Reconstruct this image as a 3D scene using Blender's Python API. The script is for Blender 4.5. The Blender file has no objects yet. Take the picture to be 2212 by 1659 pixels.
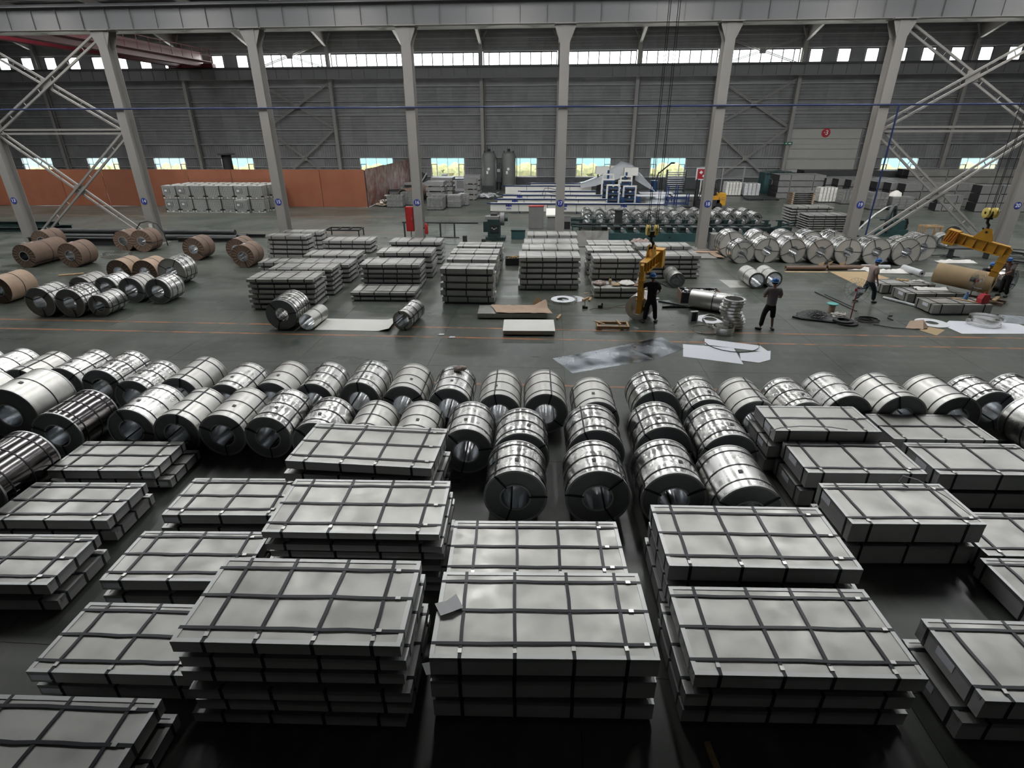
import bpy, math, random, zlib
from mathutils import Vector, Matrix
PI = math.pi
sc = bpy.context.scene
col = sc.collection
rnd = random.Random(7)

# ------------------------------------------------------------------ camera
cd = bpy.data.cameras.new('camera'); cam = bpy.data.objects.new('camera', cd); col.objects.link(cam)
cd.sensor_fit = 'HORIZONTAL'; cd.sensor_width = 36.0; cd.lens = 36.0 * 1205.15 / 2212.0
cd.clip_start = 0.1; cd.clip_end = 600
yaw, pitch, roll = -0.06772, 0.43452, -0.00367
fw = Vector((math.sin(yaw)*math.cos(pitch), math.cos(yaw)*math.cos(pitch), -math.sin(pitch)))
r0 = Vector((math.cos(yaw), -math.sin(yaw), 0)); u0 = r0.cross(fw)
rt = math.cos(roll)*r0 + math.sin(roll)*u0; up = -math.sin(roll)*r0 + math.cos(roll)*u0
cam.matrix_world = Matrix(((rt.x, up.x, -fw.x, 0), (rt.y, up.y, -fw.y, 0), (rt.z, up.z, -fw.z, 6.437), (0, 0, 0, 1)))
sc.camera = cam

# ------------------------------------------------------------------ world, sun, daylight
W = bpy.data.worlds.new('world'); sc.world = W; W.use_nodes = True
nt = W.node_tree; bg = nt.nodes['Background']
sky = nt.nodes.new('ShaderNodeTexSky'); sky.sky_type = 'NISHITA'; sky.sun_disc = False
sky.sun_elevation = math.radians(48); sky.sun_rotation = math.radians(200); sky.dust_density = 2.0
hs = nt.nodes.new('ShaderNodeHueSaturation'); hs.inputs['Saturation'].default_value = .35
nt.links.new(sky.outputs[0], hs.inputs['Color']); nt.links.new(hs.outputs[0], bg.inputs['Color']); bg.inputs['Strength'].default_value = 1.7
def area(name, loc, rot, sx, sy, power, color=(1.0, 0.985, 0.95)):
    d = bpy.data.lights.new(name, 'AREA'); d.shape = 'RECTANGLE'; d.size = sx; d.size_y = sy
    d.energy = power; d.color = color
    o = bpy.data.objects.new(name, d); col.objects.link(o); o.location = loc; o.rotation_euler = rot
    return o
YW = 66.0            # inner face of the back wall
BAY = 8.04; X0 = 0.51
CLERE_X0, CLERE_X1 = X0 - 4*BAY, X0 + 3*BAY
K_CL = 55.0         # watts per square metre of clerestory glass
for k in range(-4, 3):
    area('clerestory_daylight', (X0 + (k+.5)*BAY, YW + 0.6, 12.65), (PI/2, 0, PI), BAY*.99, 1.5, K_CL*BAY*1.5)
K_SKY = 74.0
def roof_z(y):       # two gabled aisles
    t = (y - 32.7) % 33.6
    return 15.2 + min(t, 33.6 - t) * 0.119
for k in range(-7, 6):
    for y0, y1, kk in ((36.0, 47.0, 1.0), (19.0, 30.0, 0.78)):
        s_ = 1 if y0 > 32 else -1
        area('rooflight_daylight', (X0 + (k+.5)*BAY, (y0+y1)/2, roof_z((y0+y1)/2) + .25), (s_*math.atan(.119), 0, 0), 1.2, y1-y0, K_SKY*kk*1.2*(y1-y0))
sc.view_settings.view_transform = 'Standard'; sc.view_settings.look = 'None'
sc.view_settings.gamma = 1.0; sc.view_settings.use_curve_mapping = False
sc.view_settings.exposure = -0.12
sc.cycles.use_denoising = True
sc.cycles.max_bounces = 8; sc.cycles.transparent_max_bounces = 12
sc.cycles.sample_clamp_indirect = 4.0

# ------------------------------------------------------------------ materials
def lin(c): return tuple(((x/12.92) if x <= .04045 else ((x+.055)/1.055)**2.4) for x in c)
def mat(name, color, rough=.5, metal=0.0, noise=None, bump=None, spec=None, rnoise=None, var=0.0, coat=0.0, alpha=None):
    """noise=(scale, amount, darker colour) ; bump=(scale, strength, distance) ; rnoise=(scale, lo, hi)"""
    m = bpy.data.materials.new(name); m.use_nodes = True
    n = m.node_tree.nodes; l = m.node_tree.links; b = n['Principled BSDF']
    b.inputs['Base Color'].default_value = (*color, 1); b.inputs['Roughness'].default_value = rough
    b.inputs['Metallic'].default_value = metal
    if spec is not None: b.inputs['Specular IOR Level'].default_value = spec
    if coat: b.inputs['Coat Weight'].default_value = coat; b.inputs['Coat Roughness'].default_value = .12
    tc = n.new('ShaderNodeTexCoord'); src = tc.outputs['Object']
    oi = n.new('ShaderNodeObjectInfo')
    ad = n.new('ShaderNodeVectorMath'); ad.operation = 'ADD'; l.new(src, ad.inputs[0])
    mu = n.new('ShaderNodeVectorMath'); mu.operation = 'SCALE'; mu.inputs[0].default_value = (13.1, 7.7, 3.3)
    l.new(oi.outputs['Random'], mu.inputs['Scale']); l.new(mu.outputs[0], ad.inputs[1]); src = ad.outputs[0]
    last = None
    if noise:
        t = n.new('ShaderNodeTexNoise'); t.inputs['Scale'].default_value = noise[0]; t.inputs['Detail'].default_value = 6
        l.new(src, t.inputs['Vector'])
        cr = n.new('ShaderNodeMapRange'); cr.inputs[1].default_value = .38; cr.inputs[2].default_value = .68
        cr.inputs[3].default_value = 0; cr.inputs[4].default_value = noise[1]; l.new(t.outputs['Fac'], cr.inputs[0])
        mx = n.new('ShaderNodeMix'); mx.data_type = 'RGBA'; l.new(cr.outputs[0], mx.inputs[0])
        mx.inputs[6].default_value = (*color, 1); mx.inputs[7].default_value = (*noise[2], 1)
        last = mx.outputs[2]
    if var:
        hv = n.new('ShaderNodeHueSaturation')
        mr = n.new('ShaderNodeMapRange'); mr.inputs[3].default_value = 1-var; mr.inputs[4].default_value = 1+var
        l.new(oi.outputs['Random'], mr.inputs[0]); l.new(mr.outputs[0], hv.inputs['Value'])
        if last: l.new(last, hv.inputs['Color'])
        else: hv.inputs['Color'].default_value = (*color, 1)
        last = hv.outputs[0]
    if last: l.new(last, b.inputs['Base Color'])
    if rnoise:
        t = n.new('ShaderNodeTexNoise'); t.inputs['Scale'].default_value = rnoise[0]; t.inputs['Detail'].default_value = 4
        l.new(src, t.inputs['Vector'])
        cr = n.new('ShaderNodeMapRange'); cr.inputs[1].default_value = .35; cr.inputs[2].default_value = .65
        cr.inputs[3].default_value = rnoise[1]; cr.inputs[4].default_value = rnoise[2]
        l.new(t.outputs['Fac'], cr.inputs[0]); l.new(cr.outputs[0], b.inputs['Roughness'])
    if bump:
        t = n.new('ShaderNodeTexNoise'); t.inputs['Scale'].default_value = bump[0]; t.inputs['Detail'].default_value = bump[3] if len(bump) > 3 else 3
        l.new(src, t.inputs['Vector'])
        bp = n.new('ShaderNodeBump'); bp.inputs['Strength'].default_value = bump[1]; bp.inputs['Distance'].default_value = bump[2]
        l.new(t.outputs['Fac'], bp.inputs['Height']); l.new(bp.outputs[0], b.inputs['Normal'])
    return m
M = {}
M['galv'] = mat('galvanised_sheet', (.50, .495, .47), .44, .85, noise=(1.6, .7, (.37, .365, .345)), bump=(2.2, .25, .03, 1), rnoise=(3, .36, .52), var=.06)
M['galv_side'] = mat('galvanised_edge', (.56, .565, .55), .5, .55, noise=(2.5, .5, (.44, .445, .435)), bump=(6, .2, .01), var=.08)
M['guard'] = mat('edge_guard_zinc', (.50, .51, .50), .42, .85, bump=(5, .15, .01), var=.05)
M['shiny'] = mat('polished_zinc_wrap', (.76, .755, .735), .28, 1.0, bump=(2.2, .18, .02, 1), rnoise=(4, .22, .36), var=.06)
M['crinkle'] = mat('crinkled_zinc_wrap', (.78, .775, .755), .2, 1.0, bump=(3.2, .42, .05, 2), rnoise=(4, .16, .30), var=.05)
M['matte'] = mat('matte_zinc_wrap', (.62, .61, .58), .38, .95, noise=(6, .4, (.48, .48, .46)), bump=(2, .12, .01), var=.05)
M['darksteel'] = mat('dark_oiled_steel', (.16, .15, .15), .15, 1.0, bump=(1.6, .16, .03, 1), var=.05)
M['face'] = mat('coil_edge_steel', (.30, .31, .32), .42, .85, noise=(8, .4, (.22, .23, .24)), var=.1)
M['face_lt'] = mat('coil_cover_disc', (.66, .64, .60), .5, .3, noise=(3, .5, (.56, .54, .50)), var=.06)
M['bore'] = mat('bore_zinc', (.66, .68, .70), .22, 1.0, bump=(2.5, .3, .02, 1))
M['strap'] = mat('steel_strapping', (.028, .030, .036), .34, .35)
M['seal'] = mat('strap_seal', (.62, .62, .60), .3, .9)
M['mirror'] = mat('glossy_blue_steel', (.46, .50, .54), .24, 1.0, noise=(3, .6, (.32, .36, .40)), rnoise=(1.5, .14, .34))
M['skid'] = mat('skid_tube', (.20, .21, .21), .5, .7)
M['paper'] = mat('paper_label', (.78, .80, .86), .75, noise=(40, .3, (.62, .64, .70)))
M['tagdark'] = mat('dark_tag', (.10, .10, .10), .6)
M['kraft'] = mat('kraft_paper_brown', (.20, .135, .10), .7, noise=(4, .5, (.15, .10, .075)), bump=(5, .5, .02), var=.08)
M['kraft_lt'] = mat('kraft_paper_sunlit_tan', (.46, .33, .24), .65, noise=(3, .5, (.36, .25, .17)), bump=(5, .5, .02), var=.05)  # lit copy of the brown kraft: sunlight put into the base colour
M['kraft_gold'] = mat('kraft_paper_gold', (.46, .335, .19), .6, noise=(3, .4, (.36, .26, .12)), bump=(6, .3, .02))
M['wood'] = mat('bare_wood', (.48, .33, .19), .65, noise=(9, .6, (.32, .2, .1)))
M['white'] = mat('cream_white_paint', (.74, .74, .70), .5, noise=(2, .3, (.62, .62, .58)))
M['doorpaint'] = mat('door_off_white', (.40, .40, .37), .55, noise=(1, .4, (.33, .33, .30)))
M['slip'] = mat('white_delivery_slip', (.93, .93, .95), .8)
M['column'] = mat('pale_grey_steel_paint', (.30, .288, .272), .5, noise=(1.2, .35, (.25, .24, .225)))
M['girder'] = mat('grey_girder_paint', (.19, .192, .195), .6, noise=(.8, .4, (.16, .162, .165)))
M['girt'] = mat('girt_paint', (.40, .41, .41), .5)
M['clad'] = mat('wall_cladding', (.25, .255, .255), .55, .2, noise=(.7, .5, (.15, .153, .153)), var=.10)
M['dado'] = mat('dado_wall', (.09, .095, .10), .8, noise=(2, .5, (.06, .062, .065)))
M['roofm'] = mat('roof_sheet', (.10, .105, .11), .6, .3, noise=(1, .5, (.07, .072, .076)))
M['orange'] = mat('rust_orange_sheet', (.25, .088, .045), .62, noise=(.9, .6, (.20, .06, .03)), bump=(1.5, .2, .02), var=.08)
M['rust'] = mat('stained_red_sheet', (.24, .085, .06), .5, .2, noise=(1.6, .9, (.42, .36, .32)), var=.1)
M['red'] = mat('maroon_crane_paint', (.15, .018, .026), .45, noise=(1, .5, (.09, .012, .018)))
M['hydrant'] = mat('hydrant_red', (.34, .02, .02), .45)
M['yellow'] = mat('hook_yellow', (.62, .33, .035), .42, noise=(3, .6, (.42, .2, .02)))
M['yellow_lt'] = mat('pulley_yellow', (.72, .58, .16), .5, noise=(8, .5, (.5, .36, .1)))
M['stripe'] = mat('warning_orange_red', (.60, .12, .03), .5)
M['teal'] = mat('teal_machine_paint', (.035, .09, .095), .5, noise=(2, .6, (.02, .05, .055)))
M['dgreen'] = mat('dark_green_machine', (.02, .045, .045), .5, noise=(4, .6, (.01, .02, .02)))
M['bluem'] = mat('blue_machine_paint', (.02, .06, .16), .45, noise=(4, .5, (.012, .03, .09)))
M['navy'] = mat('navy_rail_paint', (.02, .035, .12), .4)
M['signblue'] = mat('sign_blue', (.03, .05, .28), .5)
M['signwhite'] = mat('sign_white', (.75, .77, .80), .6)
M['signred'] = mat('sign_red', (.40, .02, .03), .5)
M['signgreen'] = mat('sign_green', (.01, .12, .06), .5)
M['black'] = mat('black_rubber', (.015, .015, .017), .5, noise=(6, .5, (.03, .03, .033)))
M['blackfilm'] = mat('black_plastic_film', (.012, .013, .016), .22, bump=(14, .9, .03))
M['film'] = mat('plastic_film', (.60, .62, .64), .28, bump=(5, .9, .05))
M['grey'] = mat('machine_grey', (.22, .22, .22), .55, noise=(3, .4, (.16, .16, .16)))
M['dkgrey'] = mat('dark_grey_steel', (.07, .072, .075), .5, .5, noise=(3, .5, (.045, .046, .05)))
M['midsteel'] = mat('bundled_steel_grey', (.33, .335, .33), .45, .5, noise=(3, .5, (.24, .245, .24)), var=.15)
M['tote'] = mat('tote_plastic', (.58, .60, .57), .45, noise=(2, .5, (.44, .45, .42)), var=.1)
M['wire'] = mat('zinc_wire', (.30, .31, .31), .4, .8)
M['rags'] = mat('dirty_rags', (.45, .38, .34), .85, noise=(9, .9, (.16, .10, .09)))
M['whiterag'] = mat('white_cloth', (.70, .68, .64), .85, bump=(8, .6, .03))
M['helmet'] = mat('blue_helmet_plastic', (.02, .12, .36), .3)
M['skin'] = mat('skin', (.27, .145, .10), .55)
M['hair'] = mat('black_hair', (.012, .011, .011), .6)
M['tblack'] = mat('black_cotton', (.010, .010, .012), .9)
M['shirt'] = mat('taupe_cotton', (.20, .175, .18), .9, noise=(30, .4, (.17, .145, .15)))
M['shirt2'] = mat('pink_tan_cotton', (.40, .31, .275), .9, noise=(30, .4, (.33, .25, .22)))
M['jeans'] = mat('dark_trousers', (.018, .03, .038), .9)
M['redbag'] = mat('red_bag', (.5, .03, .04), .5, bump=(9, .5, .02))
M['bluep'] = mat('blue_plastic', (.10, .24, .45), .4)
M['mint'] = mat('mint_plastic', (.12, .45, .42), .5)
M['cyl'] = mat('grey_green_tank', (.16, .175, .16), .5, noise=(2, .5, (.11, .12, .11)))
M['foliage'] = mat('pale_shrubs', (.30, .28, .12), .8, noise=(2.5, 1.0, (.17, .20, .09)))
M['ground'] = mat('outside_ground', (.24, .24, .19), .9, noise=(.6, .6, (.18, .19, .14)))
M['far'] = mat('far_building', (.13, .24, .25), .8)

def floor_mat():
    m = bpy.data.materials.new('polished_concrete'); m.use_nodes = True
    n = m.node_tree.nodes; l = m.node_tree.links; b = n['Principled BSDF']
    g = n.new('ShaderNodeNewGeometry')
    def noise(s, det, sx=1, sy=1):
        mp = n.new('ShaderNodeMapping'); mp.inputs['Scale'].default_value = (sx, sy, 1); l.new(g.outputs['Position'], mp.inputs[0])
        t = n.new('ShaderNodeTexNoise'); t.inputs['Scale'].default_value = s; t.inputs['Detail'].default_value = det
        l.new(mp.outputs[0], t.inputs['Vector']); return t.outputs['Fac']
    def rng(f, a, b_, c, d):
        r = n.new('ShaderNodeMapRange'); r.inputs[1].default_value = a; r.inputs[2].default_value = b_
        r.inputs[3].default_value = c; r.inputs[4].default_value = d; l.new(f, r.inputs[0]); return r.outputs[0]
    big = noise(.35, 6); fine = noise(3.5, 8, 1, .5); streak = noise(1.2, 6, .25, 1.6)
    m1 = n.new('ShaderNodeMix'); m1.data_type = 'RGBA'; l.new(rng(big, .35, .65, 0, 1), m1.inputs[0])
    m1.inputs[6].default_value = (.050, .060, .050, 1); m1.inputs[7].default_value = (.092, .100, .084, 1)
    m2 = n.new('ShaderNodeMix'); m2.data_type = 'RGBA'; l.new(rng(fine, .5, .75, 0, .5), m2.inputs[0])
    l.new(m1.outputs[2], m2.inputs[6]); m2.inputs[7].default_value = (.145, .145, .125, 1)
    l.new(m2.outputs[2], b.inputs['Base Color'])
    mm = n.new('ShaderNodeMath'); mm.operation = 'ADD'; l.new(rng(streak, .35, .7, .27, .40), mm.inputs[0]); l.new(rng(big, .4, .65, 0, .10), mm.inputs[1])
    l.new(mm.outputs[0], b.inputs['Roughness']); b.inputs['Specular IOR Level'].default_value = .5
    bp = n.new('ShaderNodeBump'); bp.inputs['Strength'].default_value = .03; bp.inputs['Distance'].default_value = .002
    l.new(fine, bp.inputs['Height']); l.new(bp.outputs[0], b.inputs['Normal'])
    return m
M['floor'] = floor_mat()
def worn_mat():
    m = mat('worn_orange_paint', (.42, .16, .06), .4)
    n = m.node_tree.nodes; l = m.node_tree.links; b = n['Principled BSDF']
    g = n.new('ShaderNodeNewGeometry'); t = n.new('ShaderNodeTexNoise'); t.inputs['Scale'].default_value = 2.2; t.inputs['Detail'].default_value = 8
    l.new(g.outputs['Position'], t.inputs['Vector'])
    r = n.new('ShaderNodeMapRange'); r.inputs[1].default_value = .43; r.inputs[2].default_value = .60; l.new(t.outputs['Fac'], r.inputs[0])
    mx = n.new('ShaderNodeMix'); mx.data_type = 'RGBA'; l.new(r.outputs[0], mx.inputs[0])
    mx.inputs[6].default_value = (.38, .155, .065, 1); mx.inputs[7].default_value = (.14, .10, .07, 1); l.new(mx.outputs[2], b.inputs['Base Color'])
    return m
M['line'] = worn_mat()
def pane_mat():
    m = bpy.data.materials.new('window_glass'); m.use_nodes = True; n = m.node_tree.nodes; l = m.node_tree.links
    n.clear(); o = n.new('ShaderNodeOutputMaterial'); mx = n.new('ShaderNodeMixShader'); mx.inputs[0].default_value = .06
    t = n.new('ShaderNodeBsdfTransparent'); t.inputs[0].default_value = (.96, .965, .96, 1); gl = n.new('ShaderNodeBsdfGlossy'); gl.inputs['Roughness'].default_value = .05
    l.new(t.outputs[0], mx.inputs[1]); l.new(gl.outputs[0], mx.inputs[2]); l.new(mx.outputs[0], o.inputs[0]); return m
M['glass'] = pane_mat()
def film_mat():
    m = bpy.data.materials.new('clear_plastic_sheet'); m.use_nodes = True; n = m.node_tree.nodes; l = m.node_tree.links
    b = n['Principled BSDF']; b.inputs['Base Color'].default_value = (.62, .66, .70, 1); b.inputs['Roughness'].default_value = .3
    o = n['Material Output']; mx = n.new('ShaderNodeMixShader'); t = n.new('ShaderNodeBsdfTransparent'); mx.inputs[0].default_value = .62
    l.new(t.outputs[0], mx.inputs[1]); l.new(b.outputs[0], mx.inputs[2]); l.new(mx.outputs[0], o.inputs[0]); return m
M['clearfilm'] = film_mat()

# ------------------------------------------------------------------ mesh helpers
def rotz(a): return Matrix.Rotation(a, 3, 'Z')
def frame(d):
    d = Vector(d).normalized(); a = Vector((0, 0, 1)) if abs(d.z) < .95 else Vector((1, 0, 0))
    x = a.cross(d).normalized(); y = d.cross(x); return x, y, d
class MB:
    def __init__(s): s.v = []; s.f = []; s.mi = []; s.m = 0
    def add(s, vs, fs):
        o = len(s.v); s.v += [tuple(p) for p in vs]
        for f in fs: s.f.append(tuple(i+o for i in f)); s.mi.append(s.m)
        return s
    def box(s, c, size, R=None):
        hx, hy, hz = size[0]/2, size[1]/2, size[2]/2; c = Vector(c)
        P = [Vector((x, y, z)) for z in (-hz, hz) for x, y in ((-hx, -hy), (hx, -hy), (hx, hy), (-hx, hy))]
        if R is not None:
            if not isinstance(R, Matrix): R = rotz(R)
            P = [R @ p for p in P]
        return s.add([p+c for p in P], [(3, 2, 1, 0), (4, 5, 6, 7), (0, 1, 5, 4), (1, 2, 6, 5), (2, 3, 7, 6), (3, 0, 4, 7)])
    def b2(s, x0, x1, y0, y1, z0, z1): return s.box(((x0+x1)/2, (y0+y1)/2, (z0+z1)/2), (x1-x0, y1-y0, z1-z0))
    def bar(s, a, b, w, h):
        a = Vector(a); b = Vector(b); x, y, d = frame(b-a); L = (b-a).length
        R = Matrix((x, y, d)).transposed(); return s.box((a+b)/2, (w, h, L), R)
    def cyl(s, a, b, r, n=16, r2=None, cap=True):
        a = Vector(a); b = Vector(b); x, y, d = frame(b-a); r2 = r if r2 is None else r2
        V = []
        for p, q in ((a, r), (b, r2)):
            V += [p + (x*math.cos(2*PI*i/n) + y*math.sin(2*PI*i/n))*q for i in range(n)]
        F = [(i, (i+1) % n, n+(i+1) % n, n+i) for i in range(n)]
        if cap: F += [tuple(range(n))[::-1], tuple(range(n, 2*n))]
        return s.add(V, F)
    def pipe(s, pts, r, n=8, closed=False):
        pts = [Vector(p) for p in pts]; N = len(pts); V = []; px = None
        for i, p in enumerate(pts):
            a = pts[(i-1) % N] if (closed or i) else p; b = pts[(i+1) % N] if (closed or i < N-1) else p
            d = (b-a).normalized()
            if px is None: x, y, _ = frame(d)
            else:
                x = (px - d*px.dot(d)).normalized(); y = d.cross(x)
            px = x; rr = r[i] if isinstance(r, (list, tuple)) else r
            V += [p + (x*math.cos(2*PI*k/n) + y*math.sin(2*PI*k/n))*rr for k in range(n)]
        F = []
        for i in range(N if closed else N-1):
            j = (i+1) % N
            for k in range(n): F.append((i*n+k, i*n+(k+1) % n, j*n+(k+1) % n, j*n+k))
        if not closed: F += [tuple(range(n))[::-1], tuple(range((N-1)*n, N*n))]
        return s.add(V, F)
    def ring(s, c, axis, ro, ri, h, n=40):
        """annular prism from c along axis for h"""
        c = Vector(c); x, y, d = frame(axis); V = []
        for z, r in ((0, ro), (h, ro), (h, ri), (0, ri)):
            V += [c + d*z + (x*math.cos(2*PI*i/n) + y*math.sin(2*PI*i/n))*r for i in range(n)]
        F = []
        for k in range(4):
            k2 = (k+1) % 4
            for i in range(n):
                j = (i+1) % n; F.append((k*n+i, k*n+j, k2*n+j, k2*n+i))
        return s.add(V, F)
    def lathe(s, prof, c=(0, 0, 0), n=24, axis=(0, 0, 1)):
        c = Vector(c); x, y, d = frame(axis); V = []; N = len(prof)
        for r, z in prof: V += [c + d*z + (x*math.cos(2*PI*i/n) + y*math.sin(2*PI*i/n))*r for i in range(n)]
        F = []
        for k in range(N-1):
            for i in range(n): j = (i+1) % n; F.append((k*n+i, k*n+j, (k+1)*n+j, (k+1)*n+i))
        return s.add(V, F)
    def prism(s, poly, z0, z1, R=None, off=(0, 0, 0)):
        """poly in xy, extruded in z"""
        n = len(poly); P = [Vector((x, y, z)) for z in (z0, z1) for x, y in poly]
        if R is not None: P = [R @ p for p in P]
        P = [p + Vector(off) for p in P]
        return s.add(P, [tuple(range(n))[::-1], tuple(range(n, 2*n))] + [(i, (i+1) % n, n+(i+1) % n, n+i) for i in range(n)])
    def ribbon(s, path, wdir, w, t, closed=True):
        """flat strap: path points, width direction, width, thickness (outwards from the path centroid)"""
        path = [Vector(p) for p in path]; wd = Vector(wdir).normalized(); N = len(path); V = []
        for i, p in enumerate(path):
            a = path[(i-1) % N] if (closed or i) else p; b = path[(i+1) % N] if (closed or i < N-1) else p
            d = (b-a).normalized(); nn = d.cross(wd).normalized()
            V += [p - wd*w/2, p + wd*w/2, p + wd*w/2 + nn*t, p - wd*w/2 + nn*t]
        F = []
        for i in range(N if closed else N-1):
            j = (i+1) % N
            for k in range(4): k2 = (k+1) % 4; F.append((i*4+k, i*4+k2, j*4+k2, j*4+k))
        if not closed: F += [(0, 1, 2, 3), (N*4-4, N*4-3, N*4-2, N*4-1)]
        return s.add(V, F)
    def mesh(s, name, mats, smooth=None):
        me = bpy.data.meshes.new(name); me.from_pydata(s.v, [], s.f)
        for m in (mats if isinstance(mats, (list, tuple)) else [mats]): me.materials.append(M[m])
        if any(s.mi): me.polygons.foreach_set('material_index', s.mi)
        if smooth is not None:
            me.polygons.foreach_set('use_smooth', [True]*len(me.polygons)); me.set_sharp_from_angle(angle=math.radians(smooth))
        me.update(); return me
def put(name, me, parent=None, loc=None, rot=None):
    o = bpy.data.objects.new(name, me); col.objects.link(o)
    if parent is not None: o.parent = parent
    if loc is not None: o.location = loc
    if rot is not None: o.rotation_euler = rot
    return o
def part(name, mb, mats, parent, smooth=None): return put(name, mb.mesh(name, mats, smooth), parent)
def tag(o, label, cat, group=None, kind=None):
    if label: o['label'] = label
    if cat: o['category'] = cat
    if group: o['group'] = group
    if kind: o['kind'] = kind
    return o
def thing(name, label, cat, loc=(0, 0, 0), rz=0, group=None):
    o = bpy.data.objects.new(name, None); col.objects.link(o); o.location = loc; o.rotation_euler = (0, 0, rz)
    o.empty_display_size = .2
    return tag(o, label, cat, group)
def struct(name, mb=None, mats=None, parent=None, smooth=None):
    o = put(name, mb.mesh(name, mats, smooth) if mb else None, parent); o['kind'] = 'structure'; return o
ORD = ['first', 'second', 'third', 'fourth', 'fifth', 'sixth', 'seventh', 'eighth', 'ninth', 'tenth', 'eleventh', 'twelfth', 'thirteenth', 'fourteenth', 'fifteenth', 'sixteenth']

# ================================================================== SETTING
CL_WIN = []
# ---- floor: a ground plate and the saw-cut slabs nearest the camera
SX0, SX1, SY0, SY1 = X0-7*4.02, X0+7*4.02, 0.0, 45.0
m = MB()
m.b2(-66, 60, SY1, 66.4, -.2, 0); m.b2(-66, 60, -12, SY0, -.2, 0); m.b2(-66, SX0, SY0, SY1, -.2, 0); m.b2(SX1, 60, SY0, SY1, -.2, 0)
m.b2(SX0, SX1, SY0, SY1, -.2, -.03)
floor = struct('floor', m, 'floor')
sl = MB().b2(-2.0065, 2.0065, -2.4965, 2.4965, -.03, 0).mesh('floor_slab', 'floor')
for i in range(14):
    for j in range(9):
        put('floor_slab', sl, floor, (SX0+(i+.5)*4.02, (j+.5)*5.0, 0))
for y, x0, x1, w in ((18.4, -40, 30, .11), (17.42, -40, 30, .11), (13.8, -30, 26, .11), (43.9, -40, 16, .08), (36.9, -33, -8, .07)):
    put('painted_line', MB().b2(x0, x1, y-w/2, y+w/2, .0005, .0022).mesh('painted_line', 'line'), floor)
# ---- side walls
struct('wall_left', MB().b2(-66.3, -66, -12, 66.4, 0, 18), 'clad')
struct('wall_right', MB().b2(60, 60.3, -12, 66.4, 0, 18), 'clad')
struct('wall_front', MB().b2(-66.3, 60.3, -12.3, -12, 0, 18), 'clad')
# ---- roof
m = MB(); panes = []
def roofplate(xa, xb, ya, yb):
    za, zb = roof_z(ya), roof_z(yb)
    m.add([(xa, ya, za), (xb, ya, za), (xb, yb, zb), (xa, yb, zb), (xa, ya, za+.12), (xb, ya, za+.12), (xb, yb, zb+.12), (xa, yb, zb+.12)],
          [(3, 2, 1, 0), (4, 5, 6, 7), (0, 1, 5, 4), (1, 2, 6, 5), (2, 3, 7, 6), (3, 0, 4, 7)])
ysegs = [(-12.5, -.9), (-.9, 15.9), (15.9, 19), (19, 30), (30, 32.7), (32.7, 36), (36, 47), (47, 49.5), (49.5, 66.3)]
for ya, yb in ysegs:
    if (ya, yb) in ((19, 30), (36, 47)):
        roofplate(-66.2, X0-7*BAY+BAY/2-.6, ya, yb); roofplate(X0+5.5*BAY+.6, 60.2, ya, yb)
        for k in range(-7, 5): roofplate(X0+(k+.5)*BAY+.6, X0+(k+1.5)*BAY-.6, ya, yb)
        panes += [(X0+(k+.5)*BAY, ya, yb) for k in range(-7, 6)]
    else: roofplate(-66.2, 60.2, ya, yb)
ceiling = struct('ceiling', m, 'roofm')
for x, ya, yb in panes:
    m = MB(); za, zb = roof_z(ya), roof_z(yb)
    m.add([(x-.6, ya, za+.06), (x+.6, ya, za+.06), (x+.6, yb, zb+.06), (x-.6, yb, zb+.06)], [(0, 1, 2, 3)])
    put('rooflight_panel', m.mesh('rooflight_panel', 'glass'), ceiling)
for j in range(14):
    y = 34.5 + j*2.25
    put('purlin', MB().b2(-66, 60, y-.05, y+.05, roof_z(y)-.24, roof_z(y)-.02).mesh('purlin', 'girt'), ceiling)
raf = MB()
for s_, xa in ((1, 0),):
    V = []
    for (y, lo) in ((65.6, 1.25), (61.5, .55), (49.5, .5), (37.0, .55), (33.0, 1.2)):
        z = roof_z(y) - .25
        V.append((y, z, z-lo))
    for i in range(len(V)-1):
        (ya, ta, ba), (yb, tb, bb) = V[i], V[i+1]
        for w, (t1, b1, t2, b2) in ((.01, (ta, ba, tb, bb)), (.14, (ba+.02, ba, bb+.02, bb)), (.14, (ta, ta-.02, tb, tb-.02))):
            raf.add([(-w, ya, b1), (w, ya, b1), (w, yb, b2), (-w, yb, b2), (-w, ya, t1), (w, ya, t1), (w, yb, t2), (-w, yb, t2)],
                    [(3, 2, 1, 0), (4, 5, 6, 7), (0, 1, 5, 4), (1, 2, 6, 5), (2, 3, 7, 6), (3, 0, 4, 7)])
rafm = raf.mesh('rafter', 'column')
for k in range(-8, 8): put('rafter', rafm, ceiling, (X0+k*BAY, 0, 0))

# ---- back wall: backing with window openings
NOWIN = (-4, 2, 3)
wins = [X0+(k+.5)*BAY for k in range(-8, 7) if k not in NOWIN]
WW, WZ0, WZ1 = 3.76, 1.22, 3.18
CZ0, CZ1 = 12.0, 13.26
outer = [X0+(k+(j+.5)/3)*BAY for k in (-8, -7, -6, -5, 3, 4, 5, 6) for j in range(3)]
m = MB()
m.b2(-66, 60, YW, YW+.25, 3.18, CZ0); m.b2(-66, 60, YW, YW+.25, CZ1, 18)
x = -66
for c in wins: m.b2(x, c-WW/2, YW, YW+.25, WZ0, WZ1); x = c+WW/2
m.b2(x, 60, YW, YW+.25, WZ0, WZ1)
x = -66
for c in outer[:12]: m.b2(x, c-.68, YW, YW+.25, CZ0, CZ1); x = c+.68
m.b2(x, CLERE_X0+.1, YW, YW+.25, CZ0, CZ1); x = CLERE_X1-.1
for c in outer[12:]: m.b2(x, c-.68, YW, YW+.25, CZ0, CZ1); x = c+.68
m.b2(x, 60, YW, YW+.25, CZ0, CZ1)
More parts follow.
